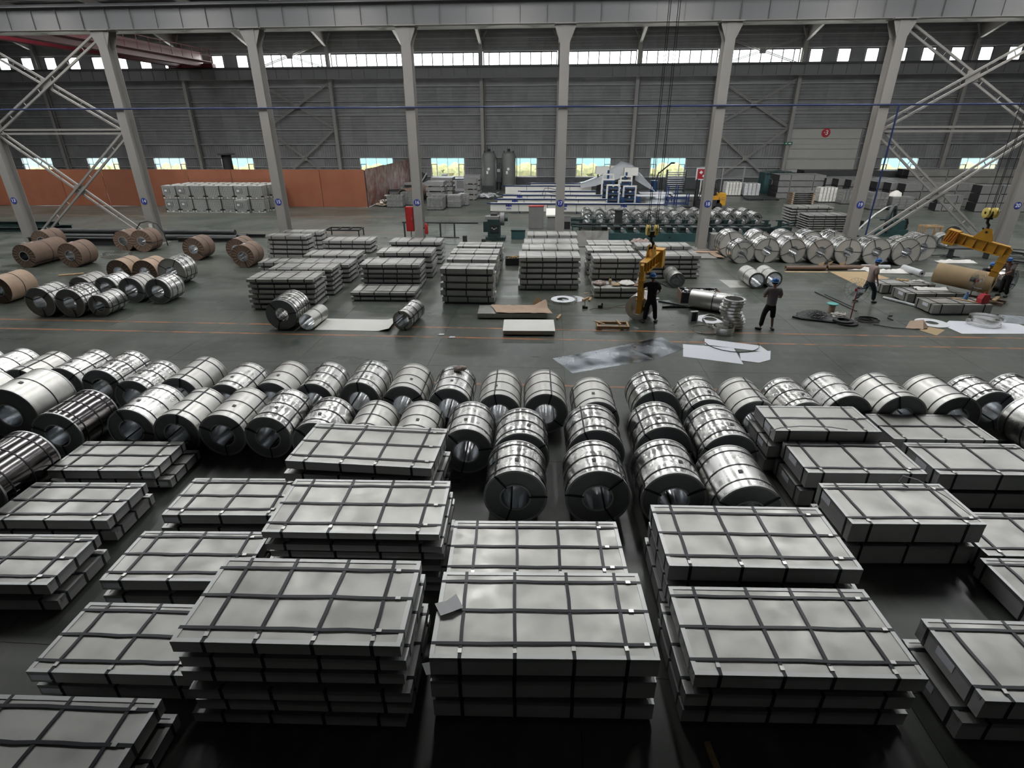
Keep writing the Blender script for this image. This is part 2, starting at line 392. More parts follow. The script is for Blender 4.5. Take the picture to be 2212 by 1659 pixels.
m.m = 1; m.b2(-66, 60, YW-.06, YW+.25, 0, WZ0)
wall = struct('wall_back', m, ['clad', 'dado'])
def rib_panel(w, z0, z1, horiz, per=.29):
    m = MB(); L = (z1-z0) if horiz else w; n = max(2, round(L/per)); p = L/n; prof = []
    for i in range(n):
        a = i*p; prof += [(a, 0), (a+p*.55, 0), (a+p*.68, .045), (a+p*.87, .045)]
    prof.append((L, 0)); V = []
    for t, d in prof:
        if horiz: V += [(-w/2+.01, -d, z0+t), (w/2-.01, -d, z0+t)]
        else: V += [(-w/2+t, -d, z0+.01), (-w/2+t, -d, z1-.01)]
    F = [(2*i, 2*i+1, 2*i+3, 2*i+2) if horiz else (2*i, 2*i+2, 2*i+3, 2*i+1) for i in range(len(prof)-1)]
    return m.add(V, F).mesh('cladding_panel', 'clad')
for z0, z1, hz in ((3.25, 4.5, False), (4.62, 7.4, True), (7.5, 10.15, True), (13.42, 15.05, True)):
    pm = rib_panel(BAY/5, z0, z1, hz)
    for k in range(-8, 7):
        for j in range(5): put('cladding_panel', pm, wall, (X0+k*BAY+(j+.5)*BAY/5, YW-.005, 0))
pm = rib_panel((BAY-WW)/2-.2, 1.3, 2.15, False, .22); pm2 = rib_panel((BAY-WW)/2-.2, 2.28, 3.12, False, .22)
for k in range(-8, 7):
    if k in (3,): continue
    for s_ in (-1, 1):
        for q in (pm, pm2): put('pier_panel', q, wall, (X0+(k+.5)*BAY+s_*(WW/2+.1+(BAY-WW)/4-.1), YW-.005, 0))
for i, z in enumerate((1.22, 2.2, 3.2, 4.56, 6.05, 7.45, 8.8, 10.2, 13.32, 14.45)):
    m = MB()
    if z in (1.22, 2.2):
        for k in range(-8, 7):
            if k == 3: continue
            a = X0+k*BAY; c = a+BAY/2
            if k in NOWIN: m.b2(a, a+BAY, YW-.17, YW-.05, z-.03, z+.03)
            else: m.b2(a, c-WW/2, YW-.17, YW-.05, z-.03, z+.03); m.b2(c+WW/2, a+BAY, YW-.17, YW-.05, z-.03, z+.03)
    else: m.b2(-66, 60, YW-.20, YW-.04, z-.035, z+.035)
    struct('trim_%d' % (i+1), m, 'girt')
# ---- windows
wn = [0]
def window(xc, w, z0, z1, xs, trans=None, label=None):
    wn[0] += 1; m = MB(); t = .05 if trans else .10; y0, y1 = YW-.03, YW+.07
    m.b2(xc-w/2, xc+w/2, y0, y1, z0, z0+t); m.b2(xc-w/2, xc+w/2, y0, y1, z1-t, z1)
    xs = [xc-w/2+t/2] + [xc+v for v in xs] + [xc+w/2-t/2]
    for v in xs: m.b2(v-t/2, v+t/2, y0, y1, z0+t, z1-t)
    m.b2(xc-w/2-.05, xc+w/2+.05, YW-.12, YW-.03, z0-.05, z0)
    o = struct('window_%d' % wn[0], m, 'white' if trans else 'dkgrey')
    for i in range(len(xs)-1):
        a, b = xs[i]+t/2, xs[i+1]-t/2
        if trans and i in (0, len(xs)-2):
            put('sash', MB().b2(a, b, y0+.01, y1-.01, trans-.03, trans+.03).b2(a, a+.04, y0+.01, y1-.02, z0+t, trans).b2(b-.04, b, y0+.01, y1-.02, z0+t, trans).mesh('sash', 'dkgrey'), o)
            zz = ((z0+t, trans-.03), (trans+.03, z1-t))
        else: zz = ((z0+t, z1-t),)
        for za, zb in zz: put('pane', MB().add([(a, YW+.03, za), (b, YW+.03, za), (b, YW+.03, zb), (a, YW+.03, zb)], [(0, 1, 2, 3)]).mesh('pane', 'glass'), o)
    return o
for c in wins: window(c, WW, WZ0, WZ1, (-1.2, 0, 1.2), 2.5)
for k in range(-4, 3):
    a = X0+k*BAY; window(a+BAY/2, BAY-.42, CZ0, CZ1, [(-3.21+1.07*i) for i in range(7)])
for c in outer:
    window(c, 1.32, CZ0, CZ1, ())
    area('small_window_daylight', (c, YW+.5, 12.6), (PI/2, 0, PI), 1.3, 1.4, K_CL*1.3*1.4)
# ---- sectional door number 3
m = MB()
dx0, dx1 = X0+3*BAY+.36, X0+4*BAY-.62
m.b2(dx0-.12, dx0, YW-.24, YW-.01, 0, 6.15); m.b2(dx1, dx1+.12, YW-.24, YW-.01, 0, 6.15); m.b2(dx0-.2, dx1+.2, YW-.34, YW-.01, 6.05, 6.5)
door = struct('door_1', m, 'grey')
for i in range(6): put('door_panel', MB().b2(dx0, dx1, YW-.16, YW-.10, .03+i*1.005, .03+i*1.005+.975).mesh('door_panel', 'doorpaint'), door)
def text_mesh(s, size, extr=.004):
    cu = bpy.data.curves.new('t', 'FONT'); cu.body = s; cu.size = size; cu.extrude = extr; cu.align_x = 'CENTER'; cu.align_y = 'CENTER'
    cu.offset = size*.018
    o = bpy.data.objects.new('t', cu); col.objects.link(o); bpy.context.view_layer.update()
    me = bpy.data.meshes.new_from_object(o.evaluated_get(bpy.context.evaluated_depsgraph_get()))
    bpy.data.objects.remove(o); bpy.data.curves.remove(cu); me.materials.clear(); return me
sg = put('number_disc', MB().cyl((0, 0, 0), (0, -.03, 0), .44, 32).mesh('number_disc', 'signred', 40), door, (28.45, YW-.165, 5.6))
tm = text_mesh('\u00b73', .62); tm.materials.append(M['signwhite']); put('numeral', tm, sg, (0, -.036, 0), (PI/2, 0, 0))
# ---- outside
struct('ground_outside', MB().b2(-160, 160, 66.5, 220, -.5, -.3), 'ground')
m = MB()
for i in range(700):
    x = rnd.uniform(-75, 70); y = rnd.uniform(78, 92); r = rnd.uniform(.4, 1.1)
    m.lathe([(0, -.2), (r*.8, .1*r), (r, .6*r), (r*.6, 1.2*r), (0, 1.5*r)], (x, y, -.2), 5)
tag(put('shrubs', m.mesh('shrubs', 'foliage')), 'pale yellow-green shrubs outside beyond the low windows', 'shrubs', kind='stuff')
far = tag(put('boundary_wall', MB().b2(-120, 120, 104, 104.4, -.3, 2.6).mesh('boundary_wall', 'far')), 'long pale teal boundary wall far outside the windows', 'wall')

# ================================================================== STEEL FRAME
# ---- wall columns
wc = thing('wall_column', 'slim pale grey steel column standing against the far clad wall', 'column', (0, 0, 0), 0, 'slim columns along the far wall')
part('flange', MB().b2(-.17, .17, YW-.62, YW-.60, 0, 14.3), 'column', wc)
part('web', MB().b2(-.01, .01, YW-.60, YW-.24, 0, 14.3), 'column', wc)
part('flange', MB().b2(-.17, .17, YW-.24, YW-.22, 0, 14.3), 'column', wc)
hm = MB()
for s_ in (-1, 1): hm.add([(s_*.06, YW-.61, 13.9), (s_*.75, YW-.9, 15.0), (s_*.75, YW-.8, 15.0), (s_*.06, YW-.5, 13.9), (s_*.06, YW-.61, 14.2), (s_*.6, YW-.9, 15.0), (s_*.6, YW-.8, 15.0), (s_*.06, YW-.5, 14.2)], [(0, 1, 2, 3), (7, 6, 5, 4), (0, 4, 5, 1), (1, 5, 6, 2), (2, 6, 7, 3), (3, 7, 4, 0)])
part('knee_brace', hm, 'column', wc)
def dup(root, loc, rz=None, label=None):
    r = root.copy(); col.objects.link(r); r.location = loc
    if rz is not None: r.rotation_euler = (0, 0, rz)
    if label: r['label'] = label
    for ch in root.children:
        c = ch.copy(); col.objects.link(c); c.parent = r
        for g in ch.children:
            d = g.copy(); col.objects.link(d); d.parent = c
    return r
wc.location = (X0-8*BAY, 0, 0)
for k in range(-7, 8): dup(wc, (X0+k*BAY, 0, 0))
pm = MB()
for x in (0,): pm.pipe([(.28, YW-.3, 0), (.28, YW-.3, 14.0)], .06, 8)
pmm = pm.mesh('downpipe', 'grey', 40)
for k in range(-1, 3): tag(put('downpipe', pmm, None, (X0+k*BAY, 0, 0)), 'grey vertical pipe just right of %s' % ('the slim wall column at the tall green vessels', 'the slim wall column at the white machine rows', 'the slim column left of column 18', 'the crossed bracing beside column 18')[k+1], 'pipe', 'vertical pipes on the far wall')
# ---- main columns with painted numbers
YC = 32.75
def main_column(k, num):
    t = thing('steel_column', 'tall pale grey steel column whose blue disc reads %d' % num, 'column', (X0+k*BAY, YC, 0), 0, 'numbered main columns')
    part('front_flange', MB().b2(-.24, .24, -.33, -.305, .04, 10.95), 'column', t)
    part('web', MB().b2(-.012, .012, -.305, .305, .04, 10.95), 'column', t)
    part('back_flange', MB().b2(-.24, .24, .305, .33, .04, 10.95), 'column', t)
    part('base_plate', MB().b2(-.42, .42, -.5, .5, 0, .04), 'column', t)
    m = MB()
    for y in (-.3, .3): m.prism([(-.24, 10.2), (.24, 10.2), (.50, 10.8), (.50, 10.95), (-.50, 10.95), (-.50, 10.8)], -.012, .012, Matrix(((1, 0, 0), (0, 0, 1), (0, 1, 0))), (0, y, 0))
    m.b2(-.55, .55, -.42, .42, 10.95, 11.0)
    part('corbel', m, 'column', t)
    s = put('number_disc', MB().cyl((0, 0, 0), (0, -.012, 0), .185, 28).mesh('number_disc', 'signblue', 40), t, (0, -.331, 2.49))
    tm = text_mesh(str(num), .26); tm.materials.append(M['signwhite']); put('numeral', tm, s, (0, -.016, 0), (PI/2, 0, 0))
    return t
for i in range(8): main_column(i-4, 13+i)
# ---- lattice bracing between columns
def lattice(name, a, b, gap, w, y, parent):
    a = Vector((a[0], y, a[1])); b = Vector((b[0], y, b[1])); d = (b-a).normalized(); n = Vector((-d.z, 0, d.x))
    t = put(name, None, parent) if False else None
    br = part(name, MB().bar(a+n*gap/2, b+n*gap/2, w, w), 'column', parent)
    put('bar', MB().bar(a-n*gap/2, b-n*gap/2, w, w).mesh('bar', 'column'), br)
    L = (b-a).length; k = int(L/1.15)
    for i in range(1, k):
        p = a + d*(L*i/k); put('batten', MB().bar(p+n*gap/2, p-n*gap/2, .06, .015).mesh('batten', 'column'), br)
def x_brace(k, y, label, gap, w, tiers, struts, cat='bracing'):
    t = thing('cross_bracing', label, cat); xa, xb = X0+k*BAY+.28, X0+(k+1)*BAY-.28
    for z0, z1 in tiers:
        lattice('diagonal', (xa, z0), (xb, z1), gap, w, y-.02, t); lattice('diagonal', (xa, z1), (xb, z0), gap, w, y+.09, t)
        zc = (z0+z1)/2; part('gusset', MB().b2((xa+xb)/2-.3, (xa+xb)/2+.3, y+.02, y+.045, zc-.25, zc+.25), 'column', t)
    for z in struts:
        part('strut', MB().b2(xa-.3, xb+.3, y-.04, y+.04, z-.14, z-.04), 'column', t); part('strut', MB().b2(xa-.3, xb+.3, y-.04, y+.04, z+.06, z+.16), 'column', t)
x_brace(-4, YC, 'pale grey double-bar cross bracing at the left, over the kraft coils', .30, .10, ((.1, 6.05), (6.3, 10.8)), (6.17,))
x_brace(2, YC, 'pale grey double-bar cross bracing at the right, over the white-ended coils', .30, .10, ((.1, 6.05), (6.3, 10.8)), (6.17,))
x_brace(-4, YW-.42, 'slim cross bracing on the far wall left of column 15', .12, .07, ((.3, 6.0), (6.2, 10.5), (11.9, 14.2)), ())
x_brace(2, YW-.42, 'slim cross bracing on the far wall between column 18 and the numbered door', .12, .07, ((.3, 6.0), (6.2, 10.5), (11.9, 14.2)), ())
# ---- crane girders
def girder(label, y, z0, z1, xa, xb, nst, front, matn='girder'):
    t = thing('crane_girder', label, 'girder', (0, y, 0))
    part('web', MB().b2(xa, xb, -.012, .012, z0+.02, z1-.02), matn, t)
    part('bottom_flange', MB().b2(xa, xb, -.22, .22, z0, z0+.025), 'column', t)
    part('top_flange', MB().b2(xa, xb, -.26, .26, z1-.025, z1), matn, t)
    part('crane_rail', MB().b2(xa, xb, -.04, .04, z1, z1+.13), 'dkgrey', t)
    st = MB().b2(-.006, .006, -.09, -.012, z0+.03, z1-.03).mesh('stiffener', matn)
    for i in range(nst): put('stiffener', st, t, (X0-4.9*BAY-.4+i*BAY/6 if front else X0-8*BAY+i*BAY/6, 0, 0))
    return t
g = girder('deep grey crane girder crossing the top of the picture over the numbered columns', YC, 11.0, 12.04, -44, 42, 58, True)
# horizontal truss behind the near girder
m = MB(); t = thing('horizontal_truss', 'cream horizontal truss running behind the deep crane girder', 'truss', (0, YC, 11.1))
part('chord', MB().b2(-44, 42, 1.25, 1.37, -.1, .1), 'white', t)
part('plate', MB().b2(-44, 42, .22, .62, .06, .07), 'white', t)
dm = MB().bar((-.67, .5, 0), (.67, 1.25, 0), .05, .05).mesh('diagonal', 'white'); dm2 = MB().bar((.67, .5, 0), (-.67, 1.25, 0), .05, .05).mesh('diagonal', 'white')
for i in range(62): put('diagonal', dm if i % 2 else dm2, t, (-43.3+i*1.34, 0, 0))
girder('long grey crane girder along the far wall below the high windows', YW-1.25, 10.83, 11.84, -65, 58, 88, False)
m = MB()
# ---- red bridge crane
t = thing('bridge_crane', 'maroon overhead bridge crane at upper left with a railed walkway', 'crane', (-36.9, 0, 0))
part('box_girder', MB().b2(-.35, .35, 33.0, 64.6, 12.05, 13.35), 'red', t)
part('box_girder', MB().b2(-2.6, -1.9, 33.0, 64.6, 12.05, 13.35), 'red', t)
part('walkway', MB().b2(.35, 1.35, 33.0, 64.6, 12.45, 12.52), 'red', t)
part('end_carriage', MB().b2(-3.4, 1.4, 64.4, 65.1, 11.97, 12.35), 'red', t)
pm = MB().b2(-.025, .025, -.025, .025, 0, 1.05).mesh('rail_post', 'red')
for i in range(20): put('rail_post', pm, t, (1.32, 34+i*1.6, 12.52))
part('handrail', MB().b2(1.29, 1.35, 33, 64.6, 13.5, 13.56), 'red', t); part('handrail', MB().b2(1.3, 1.34, 33, 64.6, 13.0, 13.04), 'red', t)
# ---- pipes on the columns
tag(part('supply_pipe', MB().pipe([(-44, 32.34, 7.3), (42, 32.34, 7.3)], .045, 10), 'navy', None, 40), 'long dark blue pipe running across the fronts of the numbered columns', 'pipe')
tag(part('drop_pipe', MB().pipe([(X0+2*BAY+.62, 32.3, 7.3), (X0+2*BAY+.62, 32.3, .9)], .04, 10), 'navy', None, 40), 'blue vertical pipe dropping beside column 19', 'pipe')
t = thing('hose_cabinet', 'tall red fire hose cabinet on the left of column 16', 'cabinet', (X0-BAY-.5, 32.55, .9))
part('body', MB().b2(-.22, .22, -.14, .14, 0, 1.35), 'hydrant', t); part('door', MB().b2(-.18, .18, -.165, -.14, .05, 1.3), 'hydrant', t); part('handle', MB().b2(.12, .15, -.19, -.165, .6, .75), 'seal', t)
part('bracket', MB().b2(.22, .27, -.05, .05, .3, 1.0), 'column', t); part('leg', MB().b2(-.03, .03, -.03, .03, -.9, 0), 'column', t)
t = thing('fire_extinguisher', 'small red extinguisher at the right side of column 16', 'extinguisher', (X0-BAY+.42, 32.5, .75))
part('cylinder', MB().lathe([(0, 0), (.09, 0), (.1, .05), (.1, .5), (.05, .58), (.03, .62), (0, .62)], n=14), 'hydrant', t, 40); part('nozzle', MB().pipe([(0, 0, .62), (.08, 0, .66), (.13, 0, .45)], .015, 6), 'black', t); part('bracket', MB().b2(-.2, -.1, -.03, .03, .3, .36), 'dkgrey', t)
t = thing('exit_sign', 'small green exit board on the slim column left of door 3', 'sign', (X0+3*BAY, YW-.66, 4.6))
part('board', MB().b2(-.42, .42, -.03, .03, -.14, .14), 'signgreen', t); part('pictogram', MB().b2(-.32, -.1, -.04, -.03, -.03, .03).b2(-.18, -.12, -.04, -.03, -.08, .08).b2(.02, .3, -.04, -.03, -.05, .05), 'signwhite', t)
t = thing('junction_box', 'small grey electrical box on the side of column 14', 'box', (X0-3*BAY+.08, 32.36, 1.1))
part('body', MB().b2(-.12, .12, -.06, .06, -.15, .15), 'grey', t); part('lid', MB().b2(-.1, .1, -.075, -.06, -.13, .13), 'white', t)

# ================================================================== STEEL SHEET PACKS
_pc = {}
def pack_parts(L, Wd, h, nc, nl, skid, fine, side_mat):
    key = (L, Wd, h, nc, nl, skid, fine, side_mat)
    if key in _pc: return _pc[key]
    rr = random.Random(zlib.crc32(repr(key).encode())); P = []
    z0, z1 = skid, skid+h
    m = MB(); nx, ny = (10, 6)
    V = []; F = []
    for j in range(ny+1):
        for i in range(nx+1):
            e = (i in (0, nx)) or (j in (0, ny))
            V.append((-L/2+L*i/nx, -Wd/2+Wd*j/ny, z1-.003 - (0 if e else rr.uniform(0, .004 if fine else .002))))
    for j in range(ny):
        for i in range(nx): a = j*(nx+1)+i; F.append((a, a+1, a+nx+2, a+nx+1))
    m.add(V, F); m.m = 1
    c = [(-L/2, -Wd/2), (L/2, -Wd/2), (L/2, Wd/2), (-L/2, Wd/2)]
    for i in range(4):
        a, b = c[i], c[(i+1) % 4]; m.add([(*a, z0), (*b, z0), (*b, z1-.003), (*a, z1-.003)], [(0, 1, 2, 3)])
    m.add([(*p, z0) for p in c], [(3, 2, 1, 0)])
    P.append(('body', m.mesh('body', ['galv', side_mat], 30), None))
    g, t = (.05, .004)
    def guard(x0, x1, y0, y1, sx, sy):
        q = MB().b2(x0, x1, y0, y1, z1-.003, z1+t)
        if sy: y = -Wd/2 if sy < 0 else Wd/2; q.b2(x0, x1, min(y, y+sy*t), max(y, y+sy*t), z1-.055, z1+t)
        if sx: x = -L/2 if sx < 0 else L/2; q.b2(min(x, x+sx*t), max(x, x+sx*t), y0, y1, z1-.055, z1+t)
        return q.mesh('edge_guard', 'guard')
    if fine:
        P.append(('edge_guard', guard(-L/2, L/2, -Wd/2, -Wd/2+g, 0, -1), None)); P.append(('edge_guard', guard(-L/2, L/2, Wd/2-g, Wd/2, 0, 1), None))
        P.append(('edge_guard', guard(-L/2, -L/2+g, -Wd/2+g, Wd/2-g, -1, 0), None)); P.append(('edge_guard', guard(L/2-g, L/2, -Wd/2+g, Wd/2-g, 1, 0), None))
    w = .042; o = .004
    for i in range(nc):
        x = -L/2 + L*(.13 + .74*i/(nc-1)) + rr.uniform(-.04, .04)*L/2.6; lean = rr.uniform(-.02, .02)
        pts = [(x-lean, -Wd/2-o, z0-.002), (x-lean, -Wd/2-o, z1+o)]
        pts += [(x-lean+2*lean*k/6 + rr.uniform(-.004, .004), -Wd/2+Wd*k/6, z1+o+.002) for k in range(1, 6)]
        pts += [(x+lean, Wd/2+o, z1+o), (x+lean, Wd/2+o, z0-.002)]
        P.append(('strap', MB().ribbon(pts[::-1], (1, 0, 0), w, .003).mesh('strap', 'strap'),
                  MB().box((x-lean*.8, -Wd/2+rr.uniform(.06, .14), z1+o+.006), (.045, .06, .006), rr.uniform(-.1, .1)).mesh('seal', 'seal') if fine else None))
    for j in range(nl):
        y = -Wd/2 + Wd*((.15 + .72*j/(nl-1)) if nl > 1 else .5) + rr.uniform(-.01, .01)
        pts = [(-L/2-o, y, z0-.002), (-L/2-o, y, z1+o)]
        pts += [(-L/2+L*k/8, y+rr.uniform(-.008, .008), z1+o+.005) for k in range(1, 8)]
        pts += [(L/2+o, y, z1+o), (L/2+o, y, z0-.002)]
        P.append(('strap', MB().ribbon(pts, (0, 1, 0), w, .003).mesh('strap', 'strap'),
                  MB().box((L/2-rr.uniform(.1, .3), y, z1+o+.009), (.06, .045, .006)).mesh('seal', 'seal') if fine else None))
    if skid > .01:
        for j in range(3):
            y = (-Wd/2+.12, 0, Wd/2-.12)[j]
            P.append(('skid', MB().b2(-L/2+.08, L/2-.08, y-.04, y+.04, 0, skid-.003).mesh('skid', 'skid'), None))
    _pc[key] = P; return P
def pack(x, y, z, rz, L, Wd, h, skid, label, group, nc=4, nl=3, fine=True, side='galv_side', paper=None):
    t = thing('sheet_pack', label, 'steel pack', (x, y, z), rz, group)
    for nm, me, sub in pack_parts(round(L, 2), round(Wd, 2), round(h, 3), nc, nl, round(skid, 3), fine, side):
        o = put(nm, me, t)
        if sub: put('seal', sub, o)
    if paper:
        px, s = paper
        pm = MB()
        if s == 'front': pm.b2(px, px+.26, -Wd/2-.005, -Wd/2-.002, skid+h-.14, skid+h-.05)
        else: pm.b2(-L/2-.005, -L/2-.002, px, px+.3, skid+h-.16, skid+h-.04)
        part('paper_label', pm, 'paper', t)
    return t
LEVELS = {1: ['only'], 2: ['upper', 'lower'], 3: ['top', 'middle', 'bottom'], 4: ['top', 'second-highest', 'second-lowest', 'bottom'],
          5: ['top', 'second-highest', 'middle', 'second-lowest', 'bottom'], 6: ['top', 'second-highest', 'third-highest', 'third-lowest', 'second-lowest', 'bottom'],
          7: ['top', 'second-highest', 'third-highest', 'middle', 'third-lowest', 'second-lowest', 'bottom']}
def stack(cx, cy, rdeg, L, Wd, ztop, n, where, group, nc=4, nl=3, fine=True, skid=.06, jit=.03, paper=None, side='galv_side', shift=None):
    pitch = ztop/n; h = pitch-skid-.022; r = random.Random(int(cx*97+cy*31))
    for i in range(n):                       # i counts from the floor
        lev = LEVELS[n][n-1-i]; top = (i == n-1)
        dx, dy, dr = (0, 0, 0) if top else (r.uniform(-jit, jit), r.uniform(-jit, jit), r.uniform(-.008, .008))
        if shift and not top: dx += shift[0]; dy += shift[1]
        lab = ('single zinc sheet pack ' if n == 1 else '%s sheet pack in the stack ' % lev) + where
        pack(cx+dx, cy+dy, i*pitch, math.radians(rdeg)+dr, L, Wd, h, skid, lab, group, nc, nl, fine, side, paper if (paper and (top or i == n-2)) else None)
GF = 'banded sheet packs in the foreground'
A_, B_ = (2.58, 1.32), (2.05, 1.07)
stack(-2.76, 4.72, 2.2, 2.50, 1.28, 1.42, 6, 'nearest the camera, left of the middle', GF, nc=4, nl=3, jit=.06)
stack(0.02, 5.03, 3.0, *A_, 1.05, 3, 'front and centre with a paper slip', GF, nc=4, nl=3)
stack(3.01, 5.15, 2.4, *A_, 0.85, 3, 'nearest the camera, right of the middle', GF, nc=4, nl=3, jit=.03, shift=(-.05, 0))
stack(3.01, 6.70, 1.9, 2.60, 1.34, 1.00, 3, 'second back in the right-middle column', GF, nc=4, nl=3)
stack(-0.09, 6.56, 3.0, 2.56, 1.2, 0.72, 2, 'second back in the centre, before the coils', GF, nc=4, nl=3)
stack(-2.80, 6.88, 2.2, 2.58, 1.32, 1.13, 6, 'second back, left of the middle', GF, nc=4, nl=3, jit=.05)
stack(-3.17, 8.56, -2.0, 2.58, 1.36, 1.20, 5, 'touching the coil row, left of the middle', GF, nc=4, nl=3, jit=.05)
stack(-5.42, 7.78, 3.0, *B_, 0.52, 2, 'third back in the left column', GF, nc=3, nl=3, jit=.06, paper=(-1.0, 'front'))
stack(-5.37, 6.29, 3.0, *B_, 0.52, 2, 'second back in the left column', GF, nc=3, nl=3, jit=.05, paper=(-1.0, 'front'))
stack(-5.15, 4.80, 2.0, *B_, 0.52, 2, 'nearest in the left column', GF, nc=3, nl=3, paper=(-1.0, 'front'))
stack(-8.46, 8.93, 3.0, *B_, 0.52, 2, 'farthest back at far left beside the coils', GF, nc=3, nl=3, jit=.1, shift=(.12, 0), paper=(.7, 'front'))
stack(-8.28, 7.47, 3.0, *B_, 0.52, 2, 'second from the coils at far left', GF, nc=3, nl=3, jit=.04, shift=(.06, 0))
stack(-8.10, 6.05, 3.0, *B_, 0.52, 2, 'cut by the left picture edge, third from the coils', GF, nc=3, nl=3, jit=.05, shift=(.06, 0))
stack(-5.30, 3.42, 2.0, *B_, 0.52, 2, 'in the bottom left corner of the picture', GF, nc=3, nl=3, shift=(.1, .0))
stack(5.52, 10.44, 2.2, *B_, 1.00, 3, 'rearmost right of the coils, with a loose strap end', GF, nc=3, nl=1, jit=.03, paper=(-.3, 'end'), shift=(-.1, 0))
stack(5.74, 9.30, 2.4, 2.10, 1.08, 0.80, 2, 'second of the right-hand column, paper on both ends', GF, nc=3, nl=2, jit=.02, paper=(-.1, 'end'), shift=(-.04, 0))
stack(5.76, 7.82, 3.0, *B_, 0.86, 2, 'third of the right-hand column, a bent strap on top', GF, nc=3, nl=2, jit=.02, paper=(.1, 'end'), shift=(-.03, 0))
stack(8.02, 10.78, 2.0, *B_, 0.70, 2, 'behind at right, half hidden by its neighbour', GF, nc=3, nl=1)
stack(8.08, 9.39, 2.0, 2.14, 1.08, 0.80, 2, 'far right, close under the leaning coils', GF, nc=3, nl=2, paper=(-.2, 'end'))
stack(7.86, 7.72, 2.0, *B_, 0.42, 1, 'at the right picture edge', GF, nc=3, nl=2)
stack(5.89, 5.00, 1.5, 2.05, 1.12, 0.72, 2, 'in the bottom right corner of the picture', GF, nc=3, nl=2, paper=(-.1, 'end'), shift=(-.12, 0))
stack(7.75, 6.60, 1.5, 2.05, 1.07, 0.40, 1, 'just peeping in at the right picture edge', GF, nc=3, nl=2)
GM = 'banded sheet packs across the aisle'
K_ = dict(fine=False, skid=.07, nc=4, nl=2, jit=.05)
stack(-10.16, 20.76, 2.6, 2.55, 1.36, 1.22, 6, 'behind the slit coil', GM, **K_)
stack(-10.24, 22.78, 2.2, 2.63, 1.32, 1.12, 6, 'second from the slit coil', GM, **K_)
stack(-10.26, 24.78, 1.2, 2.70, 1.32, 0.86, 4, 'third from the slit coil', GM, **K_)
stack(-13.00, 26.53, 2.2, 2.05, 1.10, 0.50, 2, 'lying lowest left of the slit coil column', GM, **K_)
stack(-10.37, 26.51, .8, 2.55, 1.34, 0.90, 4, 'fourth from the slit coil', GM, **K_)
stack(-13.87, 29.50, -.5, 2.20, 1.02, 1.20, 5, 'tallest of the left rear pair', GM, nc=3, nl=2, fine=False, skid=.07, jit=.04)
stack(-14.12, 31.9, 1.0, 2.25, 1.00, 1.00, 4, 'rearmost at left under column 15', GM, nc=3, nl=2, fine=False, skid=.07, jit=.04)
stack(-11.21, 31.28, .9, 2.70, 1.40, 0.69, 3, 'low and rear, right of column 15', GM, **K_)
stack(-6.82, 28.77, .7, 2.60, 1.30, 1.13, 5, 'rearmost of the column before column 16', GM, **K_)
stack(-6.65, 25.87, 1.8, 2.52, 1.38, 1.20, 5, 'third of the column before column 16', GM, **K_)
stack(-6.83, 24.00, 1.6, 2.58, 1.36, 1.08, 5, 'second of the column before column 16', GM, **K_)
stack(-6.67, 22.10, 1.4, 2.60, 1.34, 0.38, 2, 'low and nearest, before column 16', GM, **K_)
T_ = dict(fine=False, skid=.07, nc=3, nl=1, jit=.05)
stack(-3.19, 21.78, -.2, 2.08, 1.02, 1.42, 5, 'nearest in the file of white tops left of centre', GM, **T_)
stack(-3.36, 24.46, -.2, 2.14, 1.05, 1.20, 5, 'second in the column of white tops left of centre', GM, **T_)
stack(-3.41, 25.80, .4, 2.18, 1.05, 1.20, 5, 'third in the column of white tops left of centre', GM, **T_)
stack(-3.37, 27.36, .6, 2.15, 1.10, 1.20, 5, 'fourth in the column of white tops left of centre', GM, **T_)
stack(-0.02, 24.11, 2.8, 2.58, 1.36, 1.43, 6, 'nearest in the tall centre column', GM, **K_)
stack(0.02, 26.49, 2.2, 2.62, 1.40, 1.30, 5, 'second in the tall centre column', GM, **K_)
stack(0.04, 28.02, 2.6, 2.62, 1.30, 1.28, 5, 'third in the tall centre column', GM, **K_)
stack(0.10, 30.60, 2.6, 2.62, 1.34, 1.20, 5, 'rearmost in the tall centre column', GM, **K_)
stack(2.93, 25.03, 2.6, 2.10, 1.15, 1.20, 5, 'behind the rag-covered pack', GM, **T_)
stack(2.86, 22.92, 2.8, 2.10, 1.10, 0.45, 2, 'low, littered with rags', GM, **T_)
stack(2.80, 26.73, 2.8, 2.15, 1.15, 1.20, 5, 'second behind the rag-covered pack', GM, **T_)
stack(2.91, 28.17, 2.4, 2.10, 1.15, 1.20, 5, 'third behind the rag-covered pack', GM, **T_)
stack(5.41, 27.80, 2.6, 2.55, 1.10, 1.20, 5, 'rear, left of column 18', GM, **K_)
stack(5.52, 26.42, 2.8, 2.60, 1.32, 1.06, 5, 'behind the yellow lifting hook', GM, **K_)
stack(17.9, 41.7, 2.5, 2.80, 1.5, 1.30, 7, 'farther of the two left of column 19', GM, **K_)
stack(18.2, 39.7, 2.5, 2.80, 1.6, 1.05, 7, 'nearer of the two left of column 19', GM, **K_)
GR = 'thick single packs on the right'
for x, y, w in ((14.85, 24.18, 'behind the walking man, rearmost of three'), (15.12, 22.85, 'in the middle of three by the walking man'), (15.2, 21.36, 'carrying the red bag, nearest of three')):
    pack(x, y, 0, math.radians(3), 2.15, 1.0, .33, .06, 'thick grey-green banded pack ' + w, GR, 3, 2, False, 'galv', (-.2, 'end'))
